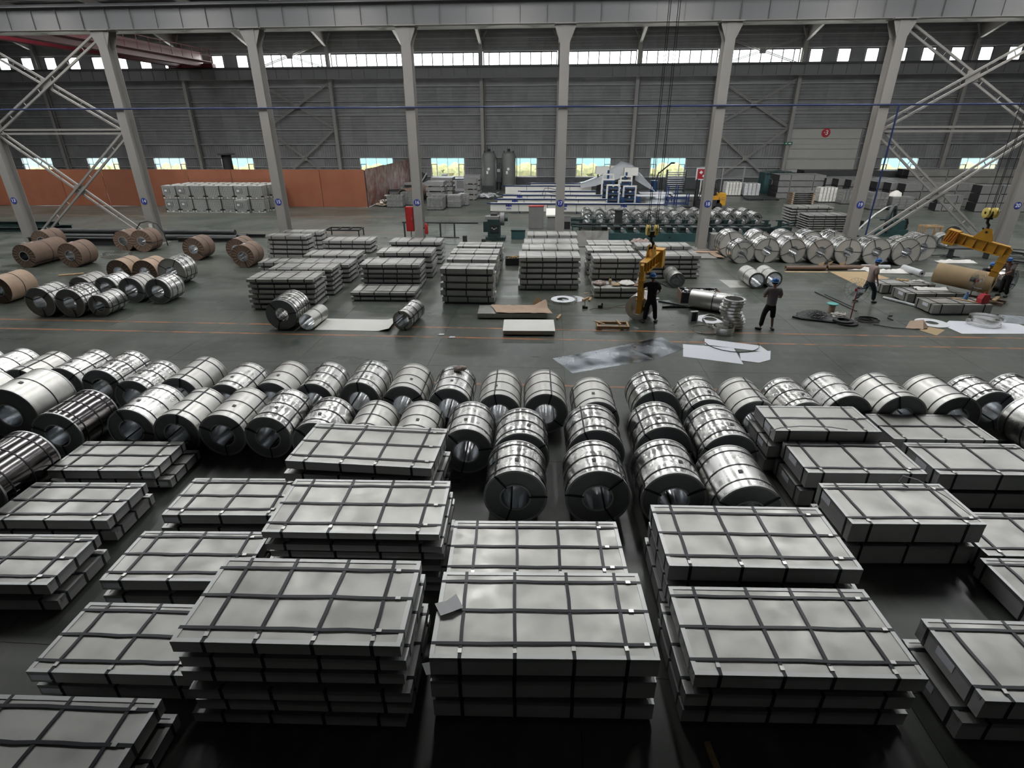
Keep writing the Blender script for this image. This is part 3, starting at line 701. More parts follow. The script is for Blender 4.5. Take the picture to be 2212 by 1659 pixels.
# loose bits on the packs
t = thing('paper_slip', 'crumpled white paper slip under the straps of the front centre pack', 'paper', (-1.13, 5.02, 1.066), .5)
m = MB(); m.add([(-.14, -.1, .0), (0, -.12, .02), (.15, -.1, .004), (-.15, .1, .012), (0, .09, .0), (.14, .12, .03)], [(0, 1, 4, 3), (1, 2, 5, 4)]); part('sheet', m, 'slip', t)
t = thing('paper_slip', 'white paper slip caught beneath the front centre stack at left', 'paper', (-1.25, 4.36, .71), .2)
part('sheet', MB().add([(-.05, -.02, 0), (.2, -.02, .0), (.2, .16, .004), (-.1, .14, .0)], [(0, 1, 2, 3)]), 'slip', t)
tag(part('loose_strap', MB().ribbon([(6.05, 8.25, .885), (6.12, 8.2, .89), (6.0, 8.3, .94), (6.1, 8.38, 1.0), (6.3, 8.3, .98), (6.55, 7.9, .92), (6.66, 7.5, .885)], (.3, .9, .1), .03, .003, False), 'strap', None), 'loose black strap end bent up on a right-hand pack', 'strap')
tag(part('loose_strap', MB().ribbon([(4.42, 9.9, .6), (4.42, 9.86, .98), (4.62, 9.9, 1.03), (5.0, 9.95, 1.05), (5.6, 9.98, 1.03), (5.9, 9.93, 1.01)], (.1, .9, .1), .03, .003, False), 'strap', None), 'loose dark strap lying over the rearmost right pack', 'strap')
t = thing('timber_baton', 'weathered timber baton lying on the floor at bottom right', 'timber', (1.97, 3.95, 0), .15)
part('board', MB().b2(-.03, .03, -.5, .25, 0, .05), 'wood', t)

# ================================================================== COILS
_cc = {}
def coil_parts(R, L, kind, var, ri):
    key = (R, L, kind, var, ri)
    if key in _cc: return _cc[key]
    rr = random.Random(zlib.crc32(repr(key).encode())); P = []; N = 48
    wrapm = {'shiny': 'shiny', 'crinkle': 'crinkle', 'matte': 'matte', 'dark': 'darksteel', 'kraft': 'kraft', 'kraft_lt': 'kraft_lt', 'plain': 'matte', 'lt': 'shiny', 'lt_crinkle': 'crinkle', 'thin': 'matte'}[kind]
    facem = {'kraft': 'kraft', 'kraft_lt': 'kraft', 'lt': 'face_lt', 'lt_crinkle': 'face_lt'}.get(kind, 'face')
    # wrap
    ny = 14; m = MB(); V = []; F = []
    amp = {'crinkle': .004, 'lt_crinkle': .004, 'kraft': .004, 'kraft_lt': .006, 'dark': .003}.get(kind, .0008)
    for j in range(ny+1):
        for i in range(N):
            a = 2*PI*i/N; e = j in (0, ny); r = R - (0 if e else rr.uniform(0, amp))
            V.append((r*math.sin(a), L*j/ny, R+r*math.cos(a)))
    for j in range(ny):
        for i in range(N): k = (i+1) % N; F.append((j*N+i, j*N+k, (j+1)*N+k, (j+1)*N+i))
    P.append(('wrap', m.add(V, F).mesh('wrap', wrapm, 60)))
    # end faces
    for y, s in ((0, 1), (L, -1)):
        m = MB()
        if kind.startswith('kraft'):
            n = 40; V = []; F = []
            for i in range(n):
                a = 2*PI*i/n; d = s*(.012 if i % 2 else 0)
                for r in (ri, (R+ri)/2, R-.004): V.append((r*math.sin(a), y+d*(1 if r > ri else .3), R+r*math.cos(a)))
            for i in range(n):
                k = (i+1) % n
                for q in (0, 1): F.append((i*3+q, k*3+q, k*3+q+1, i*3+q+1))
            m.add(V, F)
        else: m.ring((0, y+s*.012, R), (0, 1, 0), R-.006, ri, .002, N)
        P.append(('end_face', m.mesh('end_face', facem)))
        if kind != 'thin':
            if not kind.startswith('kraft'): P.append(('rim', MB().ring((0, y if s > 0 else y-.035, R), (0, 1, 0), R+.006, R-.03, .035, N).mesh('rim', 'guard' if kind != 'dark' else 'guard', 40)))
            P.append(('bore_rim', MB().ring((0, y-.004 if s > 0 else y-.01, R), (0, 1, 0), ri+.025, ri-.004, .014, 32).mesh('bore_rim', 'galv_side', 40)))
    m = MB(); m.lathe([(ri-.002, 0), (ri-.002, L)], (0, 0, R), 32, (0, 1, 0)); m.f = [f[::-1] for f in m.f]
    P.append(('bore', m.mesh('bore', 'bore', 60)))
    # straps
    nb, angs = {'shiny': (3, (52, 172, 292)), 'crinkle': (3, (40, 150, 270)), 'matte': (3, (60, 180, 300)), 'dark': (3, (30, 150, 270)), 'kraft': (1, (100,)), 'kraft_lt': (1, (100,)),
                'plain': (1, ()), 'lt': (3, (48, 138, 228, 318)), 'lt_crinkle': (3, (48, 138, 228, 318)), 'thin': (1, ())}[kind]
    for i in range(nb):
        y = L*(.5 if nb == 1 else (.16+.34*i)) + rr.uniform(-.015, .015)
        P.append(('band', MB().ring((0, y-.013, R), (0, 1, 0), R+.007, R+.001, .026, N).mesh('band', 'strap', 50)))
    w = .030
    for a in angs:
        a = math.radians(a + var*23 + rr.uniform(-6, 6)); ds = Vector((math.sin(a), 0, math.cos(a))); c = Vector((0, 0, R)); wd = Vector((math.cos(a), 0, -math.sin(a)))
        o = .008
        pts = [c+ds*(R+o)+Vector((0, -o, 0)), c+ds*(ri-.006)+Vector((0, -o, 0)), c+ds*(ri-.006)+Vector((0, L+o, 0)), c+ds*(R+o)+Vector((0, L+o, 0))]
        P.append(('eye_strap', MB().ribbon(pts, wd, w, .003).mesh('eye_strap', 'strap')))
    # tag stuck on the crown
    if kind in ('shiny', 'crinkle', 'matte', 'plain') and var != 3:
        y = L*.3; a0 = rr.uniform(-.25, .25); m = MB()
        for q in range(3):
            a1, a2 = a0+q*.045, a0+(q+1)*.045
            m.add([((R+.009)*math.sin(a1), y, R+(R+.009)*math.cos(a1)), ((R+.009)*math.sin(a2), y, R+(R+.009)*math.cos(a2)), ((R+.009)*math.sin(a2), y+.09, R+(R+.009)*math.cos(a2)), ((R+.009)*math.sin(a1), y+.09, R+(R+.009)*math.cos(a1))], [(0, 1, 2, 3)])
        P.append(('sticker', m.mesh('sticker', 'tagdark')))
    if kind == 'kraft':
        P.append(('sticker', MB().box((.02, L*.3, 2*R+.008), (.12, .1, .004)).mesh('sticker', 'paper')))
    _cc[key] = P; return P
cnum = [0]
def coil(x, y, R, L, kind, label, group, var=None, ri=.25, z=0, rz=0.0, lie=None):
    cnum[0] += 1; var = cnum[0] % 4 if var is None else var
    t = thing('steel_coil', label, 'coil', (x, y, z), math.radians(2.0+rz), group)
    for nm, me in coil_parts(round(R, 2), round(L, 2), kind, var, ri): put(nm, me, t)
    return t
GA = 'strapped coils in the rear row of the foreground'
rear = [(-15.3, 12.0, .50, 1.3, 'shiny'), (-14.2, 11.95, .49, 1.3, 'shiny'), (-13.15, 11.85, .49, 1.25, 'matte'), (-12.15, 11.98, .49, 1.3, 'shiny'), (-11.1, 11.93, .49, 1.32, 'crinkle'),
        (-9.93, 11.46, .47, 1.28, 'crinkle'), (-8.86, 11.58, .49, 1.38, 'matte'), (-7.56, 11.34, .48, 1.34, 'shiny'), (-6.52, 11.50, .48, 1.34, 'matte'), (-5.50, 11.51, .48, 1.32, 'shiny'),
        (-4.42, 11.60, .49, 1.34, 'shiny'), (-3.32, 11.45, .49, 1.36, 'matte'), (-2.22, 11.35, .50, 1.34, 'shiny'), (-1.06, 11.12, .50, 1.38, 'matte'), (0.0, 11.20, .50, 1.36, 'matte'), (1.12, 10.88, .50, 1.30, 'matte')]
for i, (x, y, R, L, kd) in enumerate(rear):
    lab = {0: 'banded zinc coil cut by the left edge in the rear foreground row', 12: 'banded zinc coil with a brown rag on top, rear foreground row',
           15: 'banded zinc coil in the rear row, behind two others, centre right'}.get(i, 'banded zinc coil, %s from the left in the rear foreground row' % ORD[i])
    coil(x, y, R, L, kd, lab, GA)
GB = 'strapped coils in the nearer row of the foreground'
near = [(-10.25, 9.55, .53, 1.15, 'dark', 'dark shiny banded coil right of the big bare coil'), (-8.86, 9.88, .51, 1.27, 'shiny', None), (-7.82, 9.82, .49, 1.30, 'matte', None), (-6.82, 9.84, .49, 1.36, 'matte', None),
        (-5.81, 9.80, .49, 1.36, 'crinkle', None), (-4.71, 9.62, .49, 1.20, 'crinkle', None), (-3.66, 9.50, .48, 1.25, 'matte', None), (-2.66, 9.50, .48, 1.28, 'matte', None), (-1.56, 9.48, .51, 1.22, 'shiny', 'shiny banded coil with open bore beside the packs, left of centre')]
for i, (x, y, R, L, kd, lab) in enumerate(near):
    coil(x, y, R, L, kd, lab or 'banded zinc coil, %s from the left in the nearer foreground row' % ORD[i], GB)
coil(-11.83, 10.15, .64, 1.16, 'plain', 'big bare matte coil with one band at the left edge', GB, ri=.26)
coil(-13.15, 10.15, .62, 1.16, 'plain', 'bare matte coil mostly cut off by the left picture edge', GB, ri=.26)
coil(-10.02, 7.45, .56, 1.28, 'dark', 'dark glossy banded coil in front, at the left edge', GB)
GC = 'crinkled foreground coils in short files'
for x, y, R, L, kd, lab in [(-.46, 9.25, .55, 1.05, 'crinkle', 'crinkled coil behind the nearest left coil of the centre files'), (-.49, 7.97, .55, 1.02, 'crinkle', 'crinkled coil nearest the camera, first centre file'),
        (1.0, 9.42, .56, 1.10, 'crinkle', 'crinkled coil in the middle of the second centre file'), (.94, 8.02, .56, 1.03, 'crinkle', 'crinkled coil nearest the camera, second centre file'),
        (2.24, 8.04, .56, 1.13, 'crinkle', 'crinkled coil nearest the camera, third file right of centre'), (2.35, 9.63, .56, 1.10, 'crinkle', 'crinkled coil in the middle of the third file'), (2.50, 11.33, .54, 1.15, 'crinkle', 'crinkled coil at the rear of the third file'),
        (3.41, 7.74, .56, 1.28, 'shiny', 'shiny coil nearest the camera, fourth file right of centre'), (3.55, 9.40, .56, 1.28, 'crinkle', 'crinkled coil in the middle of the fourth file'), (3.57, 11.14, .50, 1.27, 'crinkle', 'crinkled coil at the rear of the fourth file')]:
    coil(x, y, R, L, kd, lab, GC)
GD = 'strapped coils in the rear row at right'
for i, (x, y, R, L, kd) in enumerate([(4.60, 11.12, .50, 1.27, 'matte'), (5.65, 11.12, .50, 1.31, 'crinkle'), (6.70, 11.42, .52, 1.30, 'shiny'), (7.80, 11.36, .55, 1.25, 'matte'), (9.02, 11.45, .53, 1.24, 'matte'), (10.08, 11.91, .50, .95, 'crinkle'), (11.15, 11.9, .50, 1.1, 'crinkle')]):
    coil(x, y, R, L, kd, 'banded zinc coil, %s from the left in the rear row right of centre' % ORD[i], GD)
coil(10.55, 10.28, .56, 1.25, 'shiny', 'dark-sided banded coil half cut by the right edge', GD)
coil(10.9, 8.95, .52, 1.1, 'shiny', 'banded coil showing a sliver at the right edge', GD)
t = thing('brown_rag', 'crumpled brown rag on top of a foreground coil', 'rag', (-2.12, 12.42, 1.0), .4)
m = MB(); m.lathe([(.02, .0), (.16, .0), (.17, .05), (.10, .09), (0, .07)], n=9); m.v = [(x*1.0+rnd.uniform(-.02, .02), y*.7+rnd.uniform(-.02, .02), z+rnd.uniform(0, .015)) for x, y, z in m.v]; part('cloth', m, 'rags', t, 60)
# ---- across the aisle, left
GK = 'kraft-wrapped coils at left'
for x, y, R, L, kd, lab in [(-28.6, 30.1, .58, 1.1, 'kraft', 'brown kraft-wrapped coil at the left edge before column 13'), (-26.2, 26.3, .57, 2.3, 'kraft', 'long brown kraft-wrapped coil right of column 13 foot'),
        (-23.9, 26.45, .60, 1.15, 'kraft', 'brown kraft-wrapped coil just right of the long one'), (-24.1, 30.5, .56, 1.0, 'kraft', 'left one of the kraft pair under column 14'), (-22.85, 30.3, .60, 1.0, 'kraft', 'right one of the kraft pair under column 14'),
        (-18.65, 28.35, .58, 1.1, 'kraft', 'single brown kraft-wrapped coil before the steel pipes'), (-16.4, 28.5, .56, 1.0, 'kraft', 'rear one of the kraft pair left of the sheet stacks'), (-15.2, 26.85, .56, 1.15, 'kraft', 'front one of the kraft pair left of the sheet stacks'),
        (-19.1, 23.4, .55, 1.0, 'kraft_lt', 'tan kraft coil, left one behind the bright coils'), (-17.9, 23.4, .55, 1.0, 'kraft_lt', 'tan kraft coil, right one behind the bright coils'), (-21.85, 20.3, .54, 1.3, 'kraft_lt', 'tan kraft coil in film at the left edge')]:
    coil(x, y, R, L, kd, lab, GK, ri=.22)
GL = 'bright banded coils at mid left'
for x, y, R, L, kd, lab in [(-16.62, 23.35, .60, 1.0, 'lt', 'large bright coil with black end at the back of the left group'), (-18.97, 21.0, .47, 1.05, 'matte', 'bright coil half hidden at left rear of the left group'),
        (-17.98, 21.1, .46, 1.02, 'shiny', 'bright coil in the middle of the rear line, left group'), (-16.62, 20.72, .50, .95, 'matte', 'second bright coil from right in the left group'), (-15.45, 20.62, .50, 1.0, 'shiny', 'rightmost bright coil in the left group'),
        (-18.74, 18.76, .55, .95, 'shiny', 'leftmost bright coil nearest the orange line'), (-17.60, 18.79, .53, .95, 'crinkle', 'bright coil, middle of the three by the orange line'), (-16.62, 18.92, .40, 1.0, 'shiny', 'small bright coil, right of the three by the orange line')]:
    coil(x, y, R, L, kd, lab, GL, ri=.24 if R > .42 else .2)
# slit coil and plain rolls
t = thing('slit_coil', 'slit steel coil of many narrow rings tied with strap before the packs', 'coil', (-9.15, 17.8, 0), math.radians(2))
for i in range(9):
    r = .53+.012*((i*7) % 3); part('ring', MB().ring((0, .02+i*.142, .54), (0, 1, 0), r, .25, .118, 40), 'face' if i == 0 else 'shiny', t, 40)
for a in (80, 200, 320):
    a = math.radians(a); d = Vector((math.sin(a), 0, math.cos(a))); c = Vector((0, 0, .54)); wd = Vector((math.cos(a), 0, -math.sin(a)))
    part('eye_strap', MB().ribbon([c+d*.565+Vector((0, 0, 0)), c+d*.245, c+d*.245+Vector((0, 1.3, 0)), c+d*.565+Vector((0, 1.3, 0))], wd, .03, .003), 'strap', t)
coil(-8.3, 17.85, .29, 1.2, 'thin', 'plain bright roll beside the slit coil with unrolled sheet', 'plain rolls', var=3, ri=.282, rz=-4)
coil(-5.0, 18.05, .34, 1.4, 'lt', 'single banded coil standing by the unrolled white sheet', 'plain rolls', var=1, ri=.25, rz=-8)
m = MB(); n = 14
V = []; 
for j in range(2):
    for i in range(n+1):
        u = i/n; V.append((-8.1+2.65*u, 17.88+1.24*j, .01 + (.10*max(0, u-.85)/.15 if u > .85 else 0)))
m.add(V, [(i, i+1, n+1+i+1, n+1+i) for i in range(n)])
tag(part('unrolled_sheet', m, 'white', None, 60), 'unrolled pale steel sheet on the floor beside the slit coil', 'steel sheet')
# ---- across the aisle, right
GN = 'bright coils with white ends at right'
for i, (x, y, R, L) in enumerate([(9.72, 29.0, .57, .95), (11.0, 29.3, .62, 1.0), (12.27, 29.25, .62, 1.0), (13.55, 29.1, .63, 1.0), (14.86, 29.05, .64, 1.0), (16.2, 29.0, .66, 1.0), (17.58, 28.95, .67, 1.0), (19.05, 30.15, .66, 1.0)]):
    coil(x, y, R, L, 'lt_crinkle' if i < 2 else 'lt', 'white-ended coil, %s from the left in the front row by column 19' % ORD[i], GN, var=(i*2) % 3, ri=.24)
for i, (x, y, R) in enumerate([(9.62, 30.5, .68), (11.3, 31.3, .62), (12.72, 31.35, .62), (14.02, 31.4, .62), (15.3, 31.4, .61)]):
    coil(x, y, R, 1.0, 'lt_crinkle', 'bright coil, %s from the left in the row behind the white-ended coils' % ORD[i], 'bright coils behind the white-ended row', ri=.24)
coil(8.9, 24.2, .35, 1.4, 'thin', 'left one of the two open zinc rolls on a sheet', 'open zinc rolls', var=3, ri=.27)
coil(9.66, 24.35, .36, 1.25, 'thin', 'right one of the two open zinc rolls, behind a helmet', 'open zinc rolls', var=3, ri=.29)
coil(5.52, 24.1, .33, 1.3, 'thin', 'open grey zinc roll behind the scrap box', 'open zinc rolls', var=3, ri=.25)
coil(22.3, 33.6, .37, 1.0, 'thin', 'small open zinc roll behind the striped lifting hook', 'open zinc rolls', ri=.28, rz=-20)
coil(23.2, 34.6, .42, 1.9, 'dark', 'long dark glossy coil behind the striped lifting hook', 'open zinc rolls', ri=.28, rz=-38)
coil(19.3, 24.3, .45, .9, 'lt', 'banded zinc roll at the right edge beyond the hook', 'open zinc rolls', ri=.36, rz=25)
# ---- coils on the roll-forming feed line
GE = 'coils lined up behind the green forming machine'
for i in range(14):
    x = 2.45 + .857*i; y = 38.55 + .035*i
    coil(x, y, .36, 1.15, 'shiny' if i % 3 else 'crinkle', 'bright coil, %s from the left, front line behind the green machine' % ORD[i], GE, ri=.25, z=.42)
for i in range(14):
    x = 2.55 + .845*i; y = 40.45 + .03*i
    coil(x, y, .36, 1.15, 'matte' if i % 3 else 'shiny', 'bright coil, %s from the left, rear line behind the green machine' % ORD[i], GE, ri=.25, z=.42)

# ================================================================== LEFT BACK: PARTITION, TOTES, PIPES
t = thing('orange_partition', 'long rust-orange sheet partition across the left back of the hall', 'partition', (0, 49.5, 0))
pmm = MB().b2(-1.93, 1.93, -.02, .02, .02, 3.06).mesh('partition_panel', 'orange')
for i in range(9): put('partition_panel', pmm, t, (-17.8-i*3.9, 0, 0))
for i in range(10): part('post', MB().b2(-15.85-i*3.9-.02, -15.85-i*3.9+.02, .03, .11, 0, 3.0), 'dkgrey', t)
t = thing('orange_partition', 'stained red-brown partition side running back to the far wall', 'partition', (-15.78, 0, 0))
m = MB()
for i in range(8): put('partition_panel', MB().b2(-.02, .02, 49.6+i*1.95, 49.6+(i+1)*1.95-.02, .02, 3.06+rnd.uniform(-.03, .03)).mesh('partition_panel', 'rust'), t)
part('post', MB().b2(-.1, -.03, 49.6, 49.7, 0, 3), 'dkgrey', t)
t = thing('cable_reel', 'dark reel standing high behind the orange partition', 'reel', (-31.3, 56, 0))
part('stand', MB().b2(-.5, .5, -.5, .5, 0, 2.5), 'dkgrey', t); part('core', MB().cyl((0, 0, 2.5), (0, 0, 4.0), .45, 16), 'black', t, 40)
for z in (2.5, 3.95): part('flange', MB().cyl((0, 0, z), (0, 0, z+.08), .8, 20), 'dkgrey', t, 40)
# tote: pallet, plastic tank, wire cage, label plate
def tote_parts():
    P = []
    m = MB()
    for y in (-.42, 0, .42): m.b2(-.56, .56, y-.05, y+.05, 0, .03)
    for x in (-.5, 0, .5):
        for y in (-.42, 0, .42): m.b2(x-.06, x+.06, y-.05, y+.05, .03, .11)
    m.b2(-.56, .56, -.48, .48, .11, .14); P.append(('pallet', m.mesh('pallet', 'white'), None))
    P.append(('tank', MB().b2(-.53, .53, -.45, .45, .15, 1.0).mesh('tank', 'tote'), None))
    m = MB()
    for i in range(7):
        z = .18+i*.135
        m.b2(-.57, .57, -.485, -.47, z-.009, z+.009); m.b2(-.57, .57, .47, .485, z-.009, z+.009); m.b2(-.58, -.565, -.48, .48, z-.009, z+.009); m.b2(.565, .58, -.48, .48, z-.009, z+.009)
    for i in range(9):
        x = -.56+i*.14; m.b2(x-.009, x+.009, -.487, -.472, .14, 1.0); m.b2(x-.009, x+.009, .472, .487, .14, 1.0)
    for i in range(7):
        y = -.47+i*.157; m.b2(-.582, -.567, y-.009, y+.009, .14, 1.0); m.b2(.567, .582, y-.009, y+.009, .14, 1.0)
    P.append(('cage', m.mesh('cage', 'wire'), None))
    m = MB()
    for x in (-.5, .5):
        for y in (-.42, .42): m.b2(x-.09, x+.09, y-.075, y+.075, .14, .24)
    P.append(('corner_block', m.mesh('corner_block', 'black'), None))
    P.append(('lid', MB().cyl((0, 0, 1.0), (0, 0, 1.035), .1, 12).mesh('lid', 'grey'), None))
    return P
TP = tote_parts()
plate = MB().b2(-.4, .12, -.5, -.488, .45, .8).mesh('plate', 'grey'); lbl = MB().b2(-.32, -.12, -.505, -.5, .55, .7).mesh('paper_label', 'signwhite')
for d in range(3):
    for i in range(7):
        for z in range(2):
            nm = 'plastic cage tote, %s from the left, %s layer' % (ORD[i], ('lower', 'upper')[z]) + (' of the front row' if d == 0 else (' of the middle row' if d == 1 else ' of the rear row'))
            x = -31.2+i*1.22+d*.2; dy = -.35 if (d == 0 and i == 5 and z == 0) else 0
            q = thing('tote_tank', nm, 'tote', (x, 46.5+d*1.1+dy, z*1.05), math.radians(rnd.uniform(-1.5, 1.5)), 'plastic totes before the orange partition')
            for n_, me, _ in TP: put(n_, me, q)
            if d == 0 and (i, z) in ((0, 0), (0, 1), (1, 0), (1, 1), (5, 0), (5, 1)): s_ = put('plate', plate, q); put('paper_label', lbl, s_)
# pipes and beams
for i, (x0, x1, y, z, r, lb) in enumerate([(-31.9, -19.3, 33.95, .17, .17, 'front lower'), (-31.5, -18.9, 34.4, .17, .17, 'rear lower'), (-31.7, -19.5, 34.15, .50, .16, 'upper')]):
    if i == 2: z = .46
    t = thing('steel_pipe', 'long dark steel pipe, the %s one of the bundle behind the kraft coils' % lb, 'pipe', (x0, y, z), 0, 'long steel pipes')
    part('barrel', MB().lathe([(r-.01, 0), (r, 0), (r, x1-x0), (r-.01, x1-x0), (r-.01, 0)], (0, 0, 0), 20, (1, 0, 0)), 'dkgrey', t, 40)
    part('end_disc', MB().cyl((x1-x0-.02, 0, 0), (x1-x0, 0, 0), r*.95, 18), 'black', t)
def i_beam(label, x0, y, z, L, h, w, rz=0, matn='dkgrey'):
    t = thing('steel_beam', label, 'beam', (x0, y, z), rz)
    part('flange', MB().b2(0, L, -w/2, w/2, 0, .02), matn, t); part('web', MB().b2(0, L, -.01, .01, .02, h-.02), matn, t); part('flange', MB().b2(0, L, -w/2, w/2, h-.02, h), matn, t)
i_beam('deep dark steel beam lying left of column 14 foot', -31.2, 32.0, 0, 7.2, .45, .3, 0)
i_beam('dark steel beam lying right of column 14 before the pipes', -22.8, 33.4, 0, 4.2, .25, .25, .02)
i_beam('second dark steel beam lying behind the first, right of column 14', -23.0, 34.95, 0, 5.0, .22, .2, 0)
for i, (x, y, z) in enumerate(((-38.6, 36.2, 0), (-38.0, 37.2, 0), (-38.3, 36.6, .32))):
    i_beam('dark green steel channel, %s one of the heap behind column 13' % ('front', 'rear', 'top')[i], x, y, z, 5.0, .3, .3, .05, 'dgreen')
t = thing('bent_hose', 'black hose looped over the kraft pair under column 14', 'hose', (-23.3, 31.75, 0))
part('tube', MB().pipe([(-1.0, .1, .05), (-.9, .1, .9), (-.5, .1, 1.35), (0, .1, 1.45), (.5, .1, 1.3), (.8, .1, .8), (.85, .1, .05)], .03, 8), 'black', t, 60)
def floor_ring(label, x, y, r, n=3, th=.02, w=.05, cat='steel ring', matn='shiny', z=0, rz=0, parts=None):
    t = thing('steel_ring', label, cat, (x, y, z), rz)
    for i in range(n): part('hoop', MB().ring((rnd.uniform(-.03, .03), rnd.uniform(-.03, .03), i*w), (0, 0, 1), r*(1-.02*i), r*(1-.02*i)-th, w*.9, 36), matn, t, 40)
    return t
floor_ring('bright steel strip ring on the floor before the kraft pair', -23.75, 29.3, .72, 3)
floor_ring('bright steel strip ring on the floor at the left edge', -26.9, 25.9, .72, 2)
t = thing('timber_strip', 'short pale timber strip on the floor left of the bright coils', 'timber', (-22.8, 24.95, 0), .5)
part('board', MB().b2(-.5, .5, -.08, .08, 0, .05), 'wood', t)
t = thing('steel_trestle', 'low black rectangular steel frame on legs behind the sheet stacks', 'frame', (-13.1, 35.7, 0), .02)
for y in (-.5, .5): part('rail', MB().b2(-1.1, 1.1, y-.03, y+.03, .42, .5), 'black', t)
for x in (-1.07, -.35, .35, 1.07): part('crossbar', MB().b2(x-.03, x+.03, -.47, .47, .42, .5), 'black', t)
for x in (-1.05, 1.05):
    for y in (-.5, .5): part('leg', MB().b2(x-.03, x+.03, y-.03, y+.03, 0, .42), 'black', t)
t = thing('roller_bench', 'long narrow steel bench running from column 16 to the green press', 'bench', (-6.9, 35.6, 0), -.02)
part('top_rail', MB().b2(-2.4, 2.4, -.09, -.04, .86, .94), 'dkgrey', t); part('top_rail', MB().b2(-2.4, 2.4, .04, .09, .86, .94), 'dkgrey', t)
for x in (-2.3, 0.0, .9): 
    part('leg', MB().b2(x-.03, x+.03, -.1, -.04, 0, .86), 'dkgrey', t); part('leg', MB().b2(x-.03, x+.03, .04, .1, 0, .86), 'dkgrey', t)
part('foot', MB().b2(-.3, 1.2, -.12, -.05, 0, .05), 'dkgrey', t)
t = thing('punch_press', 'dark green punch press with grey flywheel behind the white-topped stacks', 'press', (-3.35, 35.0, 0))
part('base', MB().b2(-.6, .6, -.4, .4, 0, .2), 'dgreen', t); part('frame', MB().b2(-.45, .3, -.38, .3, .2, 1.25), 'dgreen', t)
part('frame', MB().b2(-.72, -.45, -.3, .1, .5, 1.1), 'dgreen', t); part('guard', MB().b2(-.3, .2, -.42, -.38, .5, .95), 'black', t)
part('head', MB().b2(-.6, .25, -.3, .3, 1.25, 1.42), 'grey', t); part('flywheel', MB().cyl((.3, 0, 1.25), (.55, 0, 1.25), .38, 28), 'grey', t, 40); part('hub', MB().cyl((.55, 0, 1.25), (.75, 0, 1.25), .14, 16), 'dgreen', t, 40)
part('motor', MB().cyl((-.3, .1, 1.5), (.1, .1, 1.5), .12, 16), 'dkgrey', t, 40); part('decal', MB().prism([(-.2, 0), (-.1, 0), (-.04, -.12), (0, -.04), (.04, -.12), (.1, 0), (.2, 0), (.08, -.05), (0, 0), (-.08, -.05)], 0, .003, Matrix(((1, 0, 0), (0, 0, -1), (0, 1, 0))), (-.05, -.423, .78)), 'signwhite', t)
part('foot_pedal', MB().b2(-.2, .1, -.6, -.42, .02, .07), 'black', t)
t = thing('tool_chest', 'teal steel chest beside the green press', 'chest', (-1.98, 35.5, 0)); part('body', MB().b2(-.42, .42, -.3, .3, 0, .5), 'teal', t); part('lid', MB().b2(-.45, .45, -.33, .33, .5, .56), 'dgreen', t); part('door_seam', MB().b2(-.005, .005, -.305, -.3, .05, .48), 'black', t)
for i, (x, y, h) in enumerate(((-5.0, 33.2, .55), (-3.9, 33.3, .35))):
    t = thing('steel_stub', ('taller', 'shorter')[i]+' square steel stub standing behind the left white-topped column', 'steel tube', (x, y, 0)); part('tube', MB().b2(-.12, .12, -.12, .12, 0, h), 'dkgrey', t); part('base', MB().b2(-.2, .2, -.2, .2, 0, .02), 'dkgrey', t)
t = thing('grey_cabinet', 'plain brown-grey steel cabinet left of column 17', 'cabinet', (-.97, 39.3, 0)); part('body', MB().b2(-.5, .5, -.3, .3, 0, 1.45), 'grey', t); part('top', MB().b2(-.52, .52, -.32, .32, 1.45, 1.49), 'hydrant', t); part('door', MB().b2(-.46, .46, -.32, -.3, .05, 1.4), 'grey', t)
t = thing('control_kiosk', 'white sloped control kiosk at the left of column 17', 'kiosk', (.0, 39.2, 0)); part('body', MB().b2(-.22, .3, -.25, .25, 0, 1.0), 'grey', t); part('panel', MB().add([(-.3, -.35, .95), (.36, -.35, .95), (.36, .3, 1.3), (-.3, .3, 1.3), (-.3, -.35, .85), (.36, -.35, .85), (.36, .3, .85), (-.3, .3, .85)], [(0, 1, 2, 3), (7, 6, 5, 4), (0, 4, 5, 1), (1, 5, 6, 2), (2, 6, 7, 3), (3, 7, 4, 0)]), 'white', t)
t = thing('control_kiosk', 'dark control box at the right of column 17', 'kiosk', (1.15, 39.2, 0)); part('body', MB().b2(-.2, .2, -.2, .2, 0, .8), 'black', t); part('panel', MB().b2(-.22, .22, -.24, -.2, .5, .78), 'grey', t)
# left back junk corner
def bale(label, x, y, w, d, h, matn='midsteel', rz=0, grp=None, nst=3):
    t = thing('strapped_bale', label, 'bale', (x, y, 0), rz, grp)
    k = 5
    for i in range(k):
        part('sheaf', MB().b2(-w/2+rnd.uniform(0, .03), w/2-rnd.uniform(0, .03), -d/2+rnd.uniform(0, .03), d/2, .1+i*(h-.1)/k, .1+(i+.94)*(h-.1)/k), matn, t)
    part('pallet', MB().b2(-w/2, w/2, -d/2, d/2, 0, .1), 'dkgrey', t)
    for i in range(nst):
        x_ = -w/2+w*(i+1)/(nst+1)
        part('strap', MB().ribbon([(x_, -d/2-.01, .08), (x_, -d/2-.01, h+.01), (x_, d/2+.01, h+.01), (x_, d/2+.01, .08)][::-1], (1, 0, 0), .05, .004), 'seal', t)
bale('grey strapped bale, left of column 16 and nearest the orange corner', -13.4, 49.8, 1.4, 1.0, 1.0, nst=4)
bale('grey strapped bale behind the one left of column 16', -12.6, 51.3, 1.3, 1.1, 1.1)
bale('grey strapped bale right of column 16, nearest of that group', -9.6, 48.3, 1.35, 1.1, .98, nst=4)
bale('grey strapped bale just behind the nearest one right of column 16', -9.6, 49.8, 1.3, 1.2, 1.05)
bale('grey strapped bale with one vertical band, second from column 16', -8.25, 49.7, 1.15, .9, 1.05, nst=1)
bale('narrow grey strapped bale right of the one-banded bale', -7.7, 51.2, .9, 1.0, 1.0)
